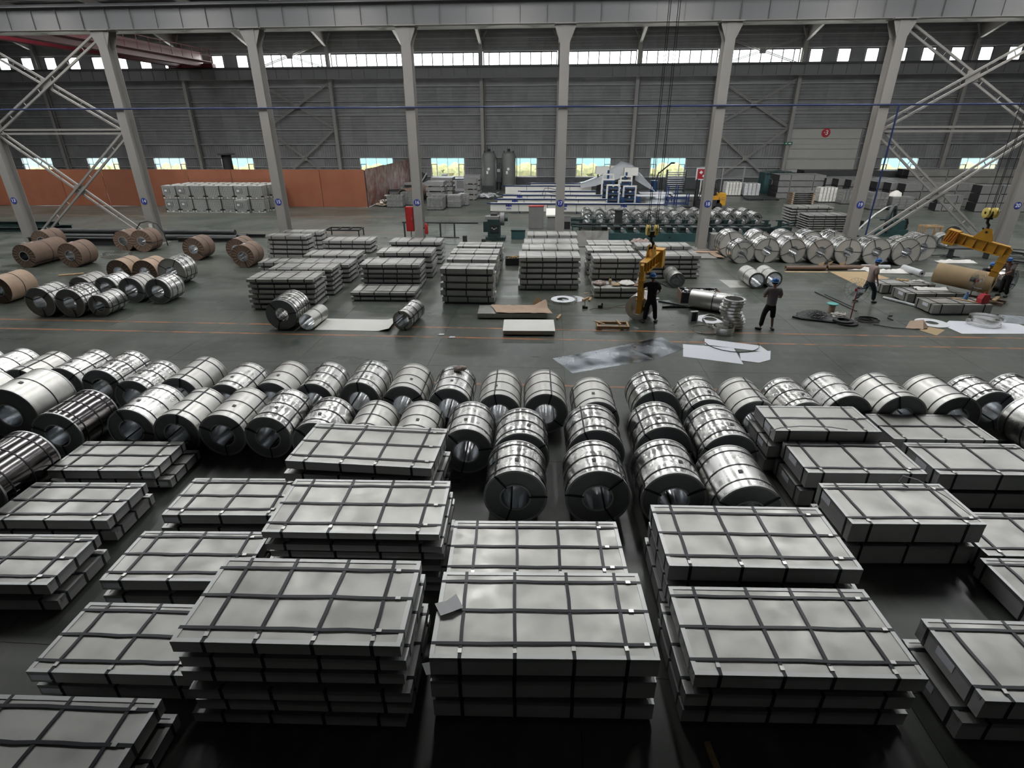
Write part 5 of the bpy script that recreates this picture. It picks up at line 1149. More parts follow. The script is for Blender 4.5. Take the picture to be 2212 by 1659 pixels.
part('folded_corner', MB().add([(.55, .35, .08), (1.25, .2, .06), (.72, .5, .36)], [(0, 1, 2), (2, 1, 0)]), 'kraft_gold', t)
t = thing('plate_stack', 'small white-topped plate stack at the orange floor line', 'steel plates', (-.65, 18.3, 0), math.radians(2.5))
for i in range(3): part('plate', MB().b2(-.86, .86, -.58, .58, .04+i*.045, .082+i*.045), 'galv', t)
part('cover', MB().b2(-.88, .88, -.6, .6, .175, .182), 'white', t); part('bearer', MB().b2(-.7, -.6, -.55, .55, 0, .04), 'dkgrey', t); part('bearer', MB().b2(.6, .7, -.55, .55, 0, .04), 'dkgrey', t)
# gasket rings, sticks, pallet, tools
t = floor_ring('wide pale ring gasket in a steel hoop on the floor before the centre column', .58, 21.9, .58, 2, .02, .05)
part('gasket', MB().ring((0, 0, .05), (0, 0, 1), .48, .24, .03, 36), 'signwhite', t, 40); part('disc', MB().cyl((.42, .3, .0), (.42, .3, .008), .46, 28), 'film', t)
for i, (x, y, rz, L) in enumerate(((1.50, 22.1, 1.0, .45), (1.68, 22.05, 1.35, .4), (.4, 19.7, 1.3, .5))):
    t = thing('timber_block', ('left one of two wooden blocks', 'right one of two wooden blocks', 'single wooden block')[i]+(' near the rag-covered pack' if i < 2 else ' on the floor right of the plate stack'), 'timber', (x, y, 0), rz); part('block', MB().b2(-L/2, L/2, -.04, .04, 0, .07), 'wood', t)
t = thing('wooden_pallet', 'small broken wooden crate pallet on the orange floor line', 'pallet', (2.25, 18.72, 0), .01)
for y in (-.25, .25): part('bearer', MB().b2(-.55, .55, y-.03, y+.03, .04, .14), 'wood', t)
for x in (-.45, .3): part('slat', MB().b2(x-.05, x+.05, -.28, .28, 0, .04), 'wood', t)
part('end_board', MB().b2(-.55, -.5, -.22, .22, .04, .14), 'wood', t); part('end_board', MB().b2(.5, .55, -.22, .22, .04, .14), 'wood', t); part('loose_slat', MB().bar((-.62, .2, .17), (-.28, -.15, .17), .05, .03), 'wood', t); part('loose_slat', MB().bar((.16, .3, .18), (.26, -.2, .18), .05, .04), 'wood', t)
t = thing('hand_tool', 'black strapping tool standing near the ring gasket', 'tool', (1.42, 20.95, 0)); part('base', MB().b2(-.1, .1, -.06, .06, 0, .08), 'black', t); part('lever', MB().bar((0, 0, .08), (-.02, 0, .36), .02, .02), 'black', t); part('wheel', MB().cyl((-.06, -.08, .06), (-.06, .08, .06), .05, 12), 'black', t, 40)
t = thing('power_tool', 'black power tool with a looped cable before the rag-covered pack', 'tool', (2.02, 21.0, 0)); part('body', MB().b2(-.1, .08, -.05, .05, 0, .12), 'black', t); part('grip', MB().b2(.02, .08, -.03, .03, .12, .2), 'black', t)
part('cable', MB().pipe([(.1, 0, .03), (.4, .05, .015), (.7, .3, .015), (1.05, .5, .015), (1.2, .25, .015), (.9, .05, .015), (.5, .1, .03), (.3, -.15, .015), (-.3, -.1, .015), (-.45, -.3, .015)], .008, 6), 'kraft', t, 60)
t = thing('scrap_tub', 'small dark tub of yellow scrap between the sheet stack columns', 'tub', (-1.83, 28.3, 0), .15); part('body', MB().b2(-.35, .35, -.25, .25, 0, .06).b2(-.4, -.35, -.28, .28, 0, .36).b2(.35, .4, -.28, .28, 0, .36).b2(-.35, .35, -.3, -.25, 0, .36).b2(-.35, .35, .25, .3, 0, .36), 'black', t)
m = MB()
for i in range(60): m.box((rnd.uniform(-.28, .28), rnd.uniform(-.2, .2), rnd.uniform(.3, .42)), (.14, .03, .02), Matrix.Rotation(rnd.uniform(0, 6), 3, 'Z') @ Matrix.Rotation(rnd.uniform(-.5, .5), 3, 'X'))
s_ = part('scrap', m, 'kraft_gold', t); s_['kind'] = 'stuff'
# rags on the low pack
for i, (x, y, s, lb, mt) in enumerate(((2.15, 22.9, .26, 'grey-brown rag heap at the left of the littered low pack', 'rags'), (3.25, 22.9, .32, 'white rag heap at the right of the littered low pack', 'whiterag'), (2.75, 22.75, .16, 'flat khaki rag between the two heaps on the low pack', 'kraft_gold'), (3.62, 22.75, .14, 'pinkish cloth at the right end of the littered low pack', 'kraft_lt'))):
    t = thing('rag_heap', lb, 'rags', (x, y, .455)); m = MB()
    for k in range(5): m.lathe([(0, 0), (s*.7, 0), (s*.8, s*.15), (s*.4, s*.42), (0, s*.5)], (rnd.uniform(-s, s)*.5, rnd.uniform(-s, s)*.3, 0), 8)
    m.v = [(x_+rnd.uniform(-.03, .03), y_+rnd.uniform(-.03, .03), max(0, z_+rnd.uniform(-.02, .03))) for x_, y_, z_ in m.v]; part('cloth', m, mt, t, 70)
t = thing('glue_bottle', 'small amber bottle among the rags on the low pack', 'bottle', (2.55, 23.1, .455)); part('body', MB().lathe([(0, 0), (.06, 0), (.06, .14), (.025, .18), (.025, .21), (0, .21)], n=14), 'kraft_gold', t, 40); part('cap', MB().cyl((0, 0, .21), (0, 0, .25), .03, 12), 'black', t)
t = thing('drink_bottle', 'grey plastic bottle standing at the right of the low pack', 'bottle', (3.72, 23.05, .455)); part('body', MB().lathe([(0, 0), (.08, 0), (.08, .2), (.03, .27), (0, .28)], n=14), 'film', t, 40); part('cap', MB().cyl((0, 0, .27), (0, 0, .31), .035, 12), 'signwhite', t)
# scrap box
t = thing('scrap_box', 'open rust-brown steel box filled with shiny scrap', 'scrap box', (6.02, 22.25, 0), -.02)
for a in ((-.78, -.74, -.4, .4), (.74, .78, -.4, .4), (-.74, .74, -.4, -.36), (-.74, .74, .36, .4)): part('wall', MB().b2(a[0], a[1], a[2], a[3], 0, .42), 'kraft' if a[1]-a[0] < .1 else 'dkgrey', t)
part('bottom', MB().b2(-.74, .74, -.36, .36, 0, .03), 'dkgrey', t)
m = MB()
for i in range(220): m.m = rnd.choice((0, 0, 1)); m.box((rnd.uniform(-.7, .7), rnd.uniform(-.33, .33), rnd.uniform(.30, .44)), (rnd.uniform(.06, .2), rnd.uniform(.02, .07), .006), Matrix.Rotation(rnd.uniform(0, 6), 3, 'Z') @ Matrix.Rotation(rnd.uniform(-1, 1), 3, 'X'))
s_ = part('scrap', m, ['blackfilm', 'seal'], t); s_['kind'] = 'stuff'
# long grey roll lying across
def lying_roll(name, label, cat, c, d, R, L, matn, facem, ri, bands=(.5,), z=None, zmat='strap', tilt=0):
    a = math.atan2(d[1], d[0]); t = thing(name, label, cat, (c[0], c[1], z or 0)); t.rotation_euler = (0, tilt, a)
    part('wrap', MB().lathe([(ri, -L/2), (R, -L/2), (R, L/2), (ri, L/2)], (0, 0, R), 40, (1, 0, 0)), matn, t, 40)
    part('bore', MB().lathe([(ri, L/2), (ri, -L/2)], (0, 0, R), 28, (1, 0, 0)), facem, t, 40)
    for b in bands: part('band', MB().ring((-L/2+L*b, 0, R), (1, 0, 0), R+.008, R+.001, .03, 40), zmat, t, 40)
    return t
t = lying_roll('zinc_roll', 'long bare zinc roll lying before the scrap box', 'roll', (6.18, 20.95), (.86, -.50), .36, 1.55, 'matte', 'bore', .30, (.55,)); part('paper_label', MB().box((.12, -.2, .67), (.12, .03, .1), Matrix.Rotation(-.95, 3, 'X')), 'paper', t)
for i in range(9):
    q = thing('steel_ring', 'flanged steel ring, %s from the floor in the leaning ring stack' % ORD[i], 'ring', (6.42-.02*i+.06*math.sin(i), 19.0-.01*i, i*.118), 0, 'leaning stack of steel rings')
    put('hoop', MB().ring((0, 0, 0), (0, 0, 1), .33, .30, .116, 36).mesh('hoop', 'shiny', 40) if i == 0 else bpy.data.meshes['hoop'] if False else MB().ring((0, 0, 0), (0, 0, 1), .33, .30, .116, 36).mesh('hoop', 'shiny', 40), q)
    put('lip', MB().ring((0, 0, .09), (0, 0, 1), .38, .33, .02, 36).mesh('lip', 'guard', 40), q)
t = thing('meter_box', 'small upright steel box with round openings beside the rings', 'box', (5.2, 19.5, 0), .3); part('frame', MB().b2(-.14, .14, -.06, .06, 0, .03).b2(-.14, .14, -.06, .06, .37, .4).b2(-.14, -.11, -.06, .06, .03, .37).b2(.11, .14, -.06, .06, .03, .37), 'girt', t); part('back', MB().b2(-.11, .11, .03, .05, .03, .37), 'dkgrey', t)
t = floor_ring('pale flat washer pile on the floor beside the ring stack', 5.85, 19.75, .52, 2, .28, .02, 'washers', 'signwhite')
floor_ring('thin steel hoop lying on the floor in front of the washers', 5.45, 18.65, .48, 1, .012, .04)
t = thing('steel_ring', 'short stack of wide steel hoops at the orange line', 'steel ring', (5.95, 18.42, 0))
for i in range(3): part('hoop', MB().ring((0, 0, i*.08), (0, 0, 1), .36, .34, .075, 36), 'shiny', t, 40)
t = thing('steel_ring', 'twisted bright steel hoop leaning on the short hoop stack', 'steel ring', (5.75, 18.75, .0)); part('hoop', MB().ring((0, 0, .18), (.25, -.3, 1), .46, .45, .1, 36), 'shiny', t, 40)
t = thing('rubber_hose', 'dark hose and film strip lying left of the zinc roll', 'hose', (0, 0, 0)); part('hose', MB().pipe([(4.4, 22.0, .03), (4.85, 21.7, .03), (5.2, 21.45, .03), (5.55, 21.35, .03)], .03, 8), 'black', t, 60); part('strip', MB().pipe([(4.4, 21.15, .03), (4.8, 21.2, .05), (5.5, 21.25, .04)], .05, 6), 'blackfilm', t, 60)
t = thing('thin_pipe', 'thin dark pipe lying behind the man in black', 'pipe', (0, 0, .03)); part('tube', MB().pipe([(4.75, 25.3, 0), (5.15, 24.3, 0)], .02, 8), 'black', t)
flat('steel_sheet', 'grey sheet tongue lying left of the open zinc rolls', 'steel sheet', [(7.75, 25.65), (8.75, 25.6), (8.8, 24.35), (7.85, 24.3)], .002, 'galv')
for i, (x, y) in enumerate(((4.6, 23.7), (4.3, 22.4), (10.1, 26.2), (1.45, 23.0), (1.75, 22.8), (-3.3, 17.35), (-3.7, 17.6))):
    flat('paper_scrap', ('white rag scrap behind the man in black', 'small litter scrap near the orange post', 'tiny white scrap right of the zinc rolls', 'tiny yellow scrap left of the rag-covered pack', 'second tiny yellow scrap left of the rag-covered pack', 'white paper scrap on the orange line, nearer one', 'white paper scrap on the orange line, farther one')[i], 'litter', [(x, y), (x+.22, y+.03), (x+.2, y+.13), (x+.04, y+.12)], .002, 'signwhite' if i not in (3, 4) else 'kraft_gold', .012)
# by column 18
flat('packing_sheets', 'loose kraft and board sheets around the foot of column 18', 'board', [(7.9, 31.7), (9.4, 31.6), (9.3, 32.05), (8.0, 32.1)], .002, 'kraft_lt', .03)
flat('packing_sheets', 'grey sheets lying on the floor right of the rear stacks', 'steel sheet', [(7.4, 30.0), (8.8, 30.0), (8.6, 31.2), (7.5, 31.1)], .002, 'galv', .06)
flat('packing_sheets', 'crumpled kraft pieces beside the grey sheets', 'kraft paper', [(8.75, 30.2), (9.2, 30.1), (9.0, 31.3), (8.7, 31.2)], .07, 'kraft_lt', .03)
t = thing('rag_heap', 'heap of brown rags and board behind the rear packs', 'rags', (5.4, 34.2, 0)); m = MB()
for k in range(9): m.lathe([(0, 0), (.2, 0), (.22, .1), (.1, .22), (0, .25)], (rnd.uniform(-.6, .6), rnd.uniform(-.15, .2), 0), 7)
m.v = [(a+rnd.uniform(-.04, .04), b+rnd.uniform(-.04, .04), max(0, c+rnd.uniform(-.03, .05))) for a, b, c in m.v]; part('cloth', m, 'rags', t, 70); part('board', MB().b2(-1.5, -.6, 0, .15, 0, .06), 'wood', t)

# ---- kraft tubes and sheets at right
lying_roll('kraft_tube', 'long brown kraft tube, left one on the floor before the white-ended coils', 'tube', (12.38, 27.75), (1, .05), .11, 1.9, 'kraft', 'kraft_lt', .09, ())
lying_roll('kraft_tube', 'long brown kraft tube, right one on the floor before the white-ended coils', 'tube', (14.5, 27.95), (1, .08), .11, 2.1, 'kraft', 'kraft_lt', .09, ())
flat('kraft_board', 'narrow golden board under the left kraft tube', 'board', [(11.3, 27.3), (13.3, 27.35), (13.35, 27.55), (11.3, 27.5)], .002, 'kraft_gold', .004)
flat('kraft_board', 'big golden kraft sheet on the floor behind the walking man', 'kraft paper', [(13.43, 27.55), (15.3, 27.6), (15.6, 26.35), (13.9, 25.2), (13.55, 24.6)], .002, 'kraft_gold', .004)
for i, (x, y, rz) in enumerate(((13.55, 28.25, .4), (14.05, 28.35, -.3), (14.6, 28.3, .1))):
    t = thing('kraft_scrap', ('left', 'middle', 'right')[i]+' torn kraft piece between the coils and the kraft tubes', 'kraft paper', (x, y, .0), rz); part('paper', MB().add([(-.4, -.15, .01), (.45, -.2, .02), (.4, .15, .12), (-.3, .2, .2)], [(0, 1, 2), (0, 2, 3), (2, 1, 0), (3, 2, 0)]), 'kraft', t); part('fold', MB().add([(-.3, .2, .2), (-.1, .0, .34), (-.4, -.15, .01)], [(0, 1, 2), (2, 1, 0)]), 'kraft_gold', t)
lying_roll('film_roll', 'white film roll lying diagonal behind the walking man', 'film roll', (17.1, 27.3), (-.15, 1), .15, 1.2, 'film', 'black', .05, ())
lying_roll('film_roll', 'white film roll lying flat before the white-ended coils', 'film roll', (15.9, 28.25), (1, -.03), .10, 1.3, 'film', 'black', .04, ())
for i, (x, y, sx) in enumerate(((15.2, 28.1, .8), (16.1, 27.55, .9), (20.7, 29.9, .9))):
    t = thing('film_heap', ('crumpled white film beside the flat film roll', 'crumpled white film behind the walking man', 'crumpled white cloth before the striped hook')[i], 'film', (x, y, 0)); m = MB(); V = []
    for j in range(7):
        for k in range(9): V.append((-sx+2*sx*k/8, -.3+.6*j/6, .02+rnd.uniform(0, .16)*(0 < j < 6)*(0 < k < 8)))
    m.add(V, [(j*9+k, j*9+k+1, (j+1)*9+k+1, (j+1)*9+k) for j in range(6) for k in range(8)]); part('film', m, 'whiterag', t, 80)
flat('steel_sheet', 'pale grey sheet on the floor behind the kraft roll', 'steel sheet', [(16.8, 26.75), (18.6, 26.8), (18.7, 27.6), (17.3, 27.6)], .002, 'galv', .004)
# long tubes
for i, (a, b, r, lb) in enumerate((((13.55, 22.95), (14.2, 21.8), .05, 'white tube lying diagonal at the left of the three thick packs'), ((11.2, 23.75), (11.62, 21.1), .02, 'thin dark rod lying behind the pedestal fan'), ((11.45, 23.4), (11.75, 21.6), .015, 'second thin rod lying beside the first behind the fan'))):
    tag(part('thin_tube', MB().pipe([(a[0], a[1], r), (b[0], b[1], r)], r, 8), 'film' if i == 0 else 'dkgrey', None, 40), lb, 'tube')
# ---- pedestal fans
def fan(label, x, y, rz, h):
    t = thing('pedestal_fan', label, 'fan', (x, y, 0), rz)
    part('base', MB().cyl((0, 0, 0), (0, 0, .03), .26, 24), 'grey', t, 40); part('pole', MB().cyl((0, 0, .03), (0, 0, h-.1), .018, 10), 'hydrant' if 'black pile' in label else 'dkgrey', t, 40)
    part('motor', MB().cyl((0, .16, h), (0, -.02, h), .09, 16), 'black', t, 40)
    m = MB(); R = .42
    for k in range(22):
        a = 2*PI*k/22; ca, sa = math.cos(a), math.sin(a)
        m.pipe([(.07*ca, -.19, h+.07*sa), (.22*ca, -.18, h+.22*sa), (R*ca, -.08, h+R*sa), (.22*ca, .04, h+.22*sa), (.08*ca, .05, h+.08*sa)], .0028, 4)
    for rr_, yy in ((R, -.08), (.24, -.178), (.08, -.19), (.24, .038)): m.pipe([(rr_*math.cos(2*PI*k/30), yy, h+rr_*math.sin(2*PI*k/30)) for k in range(30)], .005, 4, True)
    part('guard', m, 'wire', t)
    for k in range(3):
        a = k*2*PI/3; R3 = Matrix.Rotation(a, 3, 'Y'); b_ = MB(); b_.add([R3 @ Vector(p)+Vector((0, -.08, h)) for p in ((.03, .0, .03), (.26, .02, .09), (.27, -.02, -.06), (.05, -.02, -.04))], [(0, 1, 2, 3)]); part('blade', b_, 'clearfilm', t)
    part('hub', MB().cyl((0, -.12, h), (0, -.05, h), .05, 14), 'hydrant', t, 40)
fan('pedestal fan with wire guard beside the black pile', 10.85, 19.95, -.9, 1.15)
fan('pedestal fan with wire guard before the hanging kraft roll', 16.5, 22.45, .3, .92)
t = thing('film_pile', 'glossy black heap of strapping film on the floor', 'film heap', (9.95, 20.1, 0), -.35); m = MB()
for k in range(34):
    u = k/33; x = -.85+1.5*u; hgt = .26*math.sin(PI*min(1, u*1.1+.1))+.04
    m.add([(x, -.32, .0), (x+.12, -.3, .02), (x+.1, .0, hgt+.02), (x-.02, .05, hgt), (x+.05, .38, .02), (x+.16, .36, .0)], [(0, 1, 2, 3), (3, 2, 5, 4), (3, 2, 1, 0), (4, 5, 2, 3)])
m.prism([(-1.0, -.25), (-.7, -.4), (.7, -.4), (.9, 0), (.6, .4), (-.6, .42)], 0, .06)
part('sheets', m, 'blackfilm', t); part('coil_end', MB().ring((.75, -.2, .0), (0, 0, 1), .38, .2, .06, 26), 'black', t, 40); part('coil_end', MB().ring((.65, -.15, .06), (0, 0, 1), .34, .2, .05, 26), 'black', t, 40)
t = thing('cable_spool', 'kraft tube spool with a mint-green disc on top', 'spool', (10.65, 21.0, 0)); part('core', MB().cyl((0, 0, 0), (0, 0, .3), .12, 16), 'kraft_lt', t, 40); part('flange', MB().cyl((0, 0, .3), (0, 0, .33), .2, 22), 'mint', t, 40)
t = thing('rope_heap', 'white tangled rope between spool and fan', 'rope', (10.6, 20.35, 0)); m = MB()
for k in range(14): m.pipe([(rnd.uniform(-.28, .28), rnd.uniform(-.18, .18), rnd.uniform(.02, .16)) for _ in range(5)], .02, 5)
part('strands', m, 'whiterag', t, 60)
t = thing('hose_coil', 'black hose coiled flat on the floor right of the fan', 'hose', (11.45, 19.95, .02)); 
part('loops', MB().pipe([((.45-.003*k)*math.cos(k*.35), (.36-.003*k)*math.sin(k*.35), .002*k) for k in range(52)], .014, 6), 'black', t, 60); part('inner_loops', MB().pipe([((.26-.002*k)*math.cos(k*.4)-.05, (.2-.002*k)*math.sin(k*.4), .03+.001*k) for k in range(40)], .014, 6), 'black', t, 60)
part('tail', MB().pipe([(0, -.42, 0), (.5, -.75, 0), (1.1, -.85, 0), (1.6, -.8, 0)], .012, 6), 'black', t, 60); part('offcut', MB().pipe([(.95, .1, 0), (.9, .35, 0), (1.05, .6, 0), (1.2, .62, 0)], .02, 6), 'black', t, 60)
t = thing('kraft_scrap', 'folded brown kraft piece on the floor near the flat gasket', 'kraft paper', (12.85, 19.35, 0), .1); part('paper', MB().add([(-.5, -.1, .01), (0, -.28, .02), (.35, -.05, .01), (.42, .35, .16), (-.1, .3, .14)], [(0, 1, 2, 3, 4), (4, 3, 2, 1, 0)]), 'kraft_lt', t)
flat('kraft_board', 'small golden kraft sheet on the floor before the flat gasket', 'kraft paper', [(12.75, 19.0), (13.0, 19.65), (13.62, 19.1), (12.98, 18.5)], .002, 'kraft_gold', .004)
t = thing('gasket', 'flat pale ring gasket on the floor right of the folded kraft', 'gasket', (13.62, 19.85, 0)); part('ring', MB().ring((0, 0, .006), (0, 0, 1), .52, .2, .01, 36), 'signwhite', t, 40)
flat('white_sheet', 'white sheet spread under the bright hoops at right', 'steel sheet', [(13.85, 19.6), (13.95, 18.75), (16.6, 18.9), (16.6, 20.0), (14.4, 20.15)], .001, 'paper')
flat('steel_sheet', 'bluish glossy steel sheet at the right edge of the floor', 'steel sheet', [(15.9, 20.1), (16.6, 21.0), (17.8, 20.7), (17.4, 19.7)], .006, 'mirror')
t = thing('steel_ring', 'stack of wide bright hoops on the white sheet', 'steel ring', (15.35, 19.85, .005))
for i, (r, z) in enumerate(((.50, 0), (.47, .09), (.50, .18))): part('hoop', MB().ring((.02*i, 0, z), (0, 0, 1), r, r-.012, .085, 40), 'shiny', t, 40)
part('clip', MB().b2(-.58, -.48, -.05, .05, .08, .18), 'seal', t)
t = thing('red_bag', 'red bag standing on the nearest thick pack', 'bag', (16.05, 21.15, .395), .3); m = MB(); m.prism([(-.17, 0), (.17, 0), (.2, .2), (.12, .32), (-.12, .34), (-.19, .18)], -.1, .1, Matrix(((1, 0, 0), (0, 0, -1), (0, 1, 0)))); part('body', m, 'redbag', t); part('handle', MB().pipe([(-.08, 0, .33), (-.04, 0, .4), (.05, 0, .4), (.09, 0, .32)], .012, 6), 'signred', t); part('flap', MB().b2(-.14, .14, -.115, -.1, .12, .26), 'signred', t)
t = thing('blue_bottle', 'light blue bottle standing on the nearest thick pack beside the red bag', 'bottle', (15.75, 21.6, .395)); part('body', MB().lathe([(0, 0), (.07, 0), (.07, .14), (.035, .22), (.035, .25), (0, .25)], n=14), 'bluep', t, 40); part('cap', MB().cyl((0, 0, .25), (0, 0, .28), .03, 12), 'signblue', t)
t = thing('plastic_cloth', 'crumpled clear cloth on the middle thick pack', 'cloth', (15.3, 23.0, .395)); m = MB(); V = []
for j in range(5):
    for k in range(8): V.append((-.6+1.2*k/7, -.2+.45*j/4, .01+rnd.uniform(0, .09)*(0 < j < 4)))
m.add(V, [(j*8+k, j*8+k+1, (j+1)*8+k+1, (j+1)*8+k) for j in range(4) for k in range(7)]); part('cloth', m, 'whiterag', t, 80)
for i, (x, y, mt) in enumerate(((15.0, 24.45, 'kraft_gold'), (15.55, 24.3, 'whiterag'))):
    t = thing('glove_pile', ('tan gloves lying on the rearmost thick pack', 'white gloves lying on the rearmost thick pack')[i], 'gloves', (x, y, .395)); m = MB()
    for k in range(4): m.lathe([(0, 0), (.09, 0), (.08, .04), (0, .07)], (rnd.uniform(-.15, .15), rnd.uniform(-.08, .08), 0), 7)
    part('cloth', m, mt, t, 70)
flat('wood_lath', 'pale wooden lath lying on the nearest thick pack', 'timber', [(15.3, 21.75), (15.9, 21.05), (15.98, 21.1), (15.4, 21.8)], .395, 'wood', .02)
t = thing('work_table', 'low dark steel trestle behind the hanging kraft roll', 'trestle', (21.9, 30.9, 0)); part('top', MB().b2(-1.2, 1.2, -.2, .2, .5, .56), 'dkgrey', t)
for x in (-.9, .9): part('leg', MB().b2(x-.05, x+.05, -.15, .15, 0, .5), 'dkgrey', t)
t = thing('strap_offcuts', 'black strap offcuts heaped before the low dark trestle', 'straps', (20.9, 31.2, 0)); m = MB()
for k in range(10): m.pipe([(rnd.uniform(-.9, .7), rnd.uniform(-.2, .2), .02+.01*k), (rnd.uniform(-.3, .3), rnd.uniform(-.2, .2), .1), (rnd.uniform(.0, .9), rnd.uniform(-.2, .2), .02)], .02, 5)
part('strands', m, 'black', t, 60)
t = thing('ring_heap', 'heap of dull steel rings at the right edge behind the hook', 'rings', (24.2, 30.3, 0))
for i in range(5): part('ring', MB().ring((rnd.uniform(-.3, .3), rnd.uniform(-.2, .2), .02+i*.09), (rnd.uniform(-.1, .1), rnd.uniform(-.1, .1), 1), .8, .74, .07, 32), 'dkgrey' if i % 2 else 'face', t, 40)
t = thing('ring_heap', 'bright hoops leaning at the right edge above the banded roll', 'rings', (21.9, 27.2, 0))
for i in range(3): part('ring', MB().ring((0, .05*i, .03+i*.1), (0, 0, 1), .7, .67, .09, 32), 'shiny', t, 40)

# ================================================================== LIFTING HOOKS
def c_hook(label, loc, ang, tilt, stripes):
    t = thing('coil_hook', label, 'lifting hook', loc); t.rotation_euler = (0, tilt, ang)
    m = MB(); Rx = Matrix(((1, 0, 0), (0, 0, -1), (0, 1, 0)))
    m.prism([(-.75, -.18), (.95, -.18), (1.05, -.08), (1.05, .12), (.95, .18), (-.75, .18)], -.05, .05, Rx); part('beam', m, 'yellow', t)
    part('beam_flange', MB().b2(-.75, .95, -.13, .13, .18, .21), 'yellow', t); part('beam_flange', MB().b2(-.75, .75, -.13, .13, -.21, -.18), 'yellow', t)
    for x in (-.5, -.15, .2, .55, .85): part('rib', MB().b2(x-.012, x+.012, -.12, .12, -.18, .18), 'yellow', t)
    part('counterweight', MB().b2(-1.15, -.75, -.22, .22, -.40 if not stripes else -.30, .26), 'yellow', t)
    if stripes:
        for s_ in (-1, 1):
            for i in range(4):
                x = -1.13+i*.09; y = s_*.223
                part('stripe', MB().add([(x, y, -.2), (x+.045, y, -.2), (x+.045+.09, y, .24), (x+.09, y, .24)], [(0, 1, 2, 3), (3, 2, 1, 0)]), 'stripe', t)
        for i in range(4): part('stripe', MB().add([(-1.153, -.18+i*.09, -.2), (-1.153, -.135+i*.09, -.2), (-1.153, -.09+i*.09, .24), (-1.153, -.135+i*.09, .24)], [(0, 1, 2, 3), (3, 2, 1, 0)]), 'stripe', t)
    for y in (-.09, .09):
        m = MB(); m.prism([(-.3, .2), (.35, .2), (.12, .62), (-.08, .62)], -.015, .015, Rx, (0, y, 0)); part('lug', m, 'yellow', t)
    part('pin', MB().cyl((.02, -.12, .5), (.02, .12, .5), .04, 12), 'black', t, 40)
    part('column', MB().b2(.80, 1.05, -.09, .09, -1.45, -.1), 'yellow', t)
    for z in (-.4, -.75, -1.1): part('rib', MB().b2(.78, 1.07, -.12, .12, z-.012, z+.012), 'yellow', t)
    part('lower_arm', MB().b2(-.55, 1.05, -.09, .09, -1.62, -1.45), 'yellow', t)
    m = MB(); m.prism([(.55, -1.45), (.8, -1.45), (.8, -1.2)], -.04, .04, Rx); part('gusset', m, 'yellow', t)
    return t
def hook_block(label, x, y, z):
    t = thing('hook_block', label, 'hook block', (x, y, z))
    part('shank_hook', MB().pipe([(0, 0, -.1), (0, 0, -.24), (.09, 0, -.34), (.08, 0, -.46), (-.02, 0, -.52), (-.1, 0, -.44)], [.05, .05, .055, .05, .04, .03], 10), 'black', t, 60)
    part('yoke', MB().b2(-.12, .12, -.06, .06, -.12, .08), 'black', t)
    for s_ in (-1, 1): part('sheave', MB().lathe([(.05, -.05), (.17, -.06), (.19, -.05), (.16, 0), (.19, .05), (.17, .06), (.05, .05)], (s_*.14, 0, .12), 22, (1, 0, 0)), 'yellow_lt', t, 40)
    for sx in (-.14, .14):
        for sy in (-.16, .16): part('wire_rope', MB().cyl((sx, sy, .12), (sx, sy, 13-z), .011, 5), 'black', t)
    return t
c_hook('yellow coil hook with a plain counterweight, beside the man in black', (3.62, 20.25, 1.98), math.atan2(-.9, -.42), 0.05, False)
hook_block('yellow twin-pulley hook block over the man in black', 3.55, 20.2, 2.98)
c_hook('yellow coil hook with orange striped counterweight, at right', (16.72, 23.2, 2.16), math.atan2(-.71, .70), 0.18, True)
hook_block('yellow twin-pulley hook block over the striped coil hook', 16.74, 23.2, 3.22)
t = lying_roll('kraft_roll', 'big kraft-wrapped roll hanging on the striped coil hook', 'roll', (16.72, 23.45), (.70, -.71), .41, 1.95, 'kraft_gold', 'kraft', .2, (), .36, 'strap', .06)
part('paper_label', MB().box((.6, -.36, .24), (.3, .02, .1), Matrix.Rotation(.3, 3, 'X')), 'paper', t)
t = lying_roll('zinc_roll', 'pale narrow coil on the arm of the hook beside the man in black', 'coil', (3.38, 20.0), (-.42, -.9), .45, .85, 'lt_' and 'matte', 'film', .25, ())
t = thing('wooden_cradle', 'dark timber cradle on the floor beneath the kraft roll', 'cradle', (17.0, 23.1, 0), -.8)
for y in (-.25, .25): part('beam', MB().b2(-1.1, 1.1, y-.06, y+.06, 0, .12), 'kraft', t)
for x in (-.8, .8): part('bearer', MB().b2(x-.06, x+.06, -.4, .4, .12, .2), 'wood', t)

# ================================================================== PEOPLE
def skin(name, V, E, matn, parent, sub=2, root=0):
    me = bpy.data.meshes.new(name); me.from_pydata([v[0] for v in V], E, [])
    o = bpy.data.objects.new(name, me); col.objects.link(o)
    md = o.modifiers.new('skin', 'SKIN'); md.use_smooth_shade = True; md.branch_smoothing = .3
    sv = me.skin_vertices[0].data
    for i, v in enumerate(V):
        r = v[1]; sv[i].radius = r if isinstance(r, tuple) else (r, r)
        sv[i].use_root = (i == root)
    s = o.modifiers.new('sub', 'SUBSURF'); s.levels = sub; s.render_levels = sub
    bpy.context.view_layer.update()
    m2 = bpy.data.meshes.new_from_object(o.evaluated_get(bpy.context.evaluated_depsgraph_get()))
    bpy.data.objects.remove(o); m2.name = name; m2.materials.clear(); m2.materials.append(M[matn])
    m2.polygons.foreach_set('use_smooth', [True]*len(m2.polygons))
    return put(name, m2, parent)
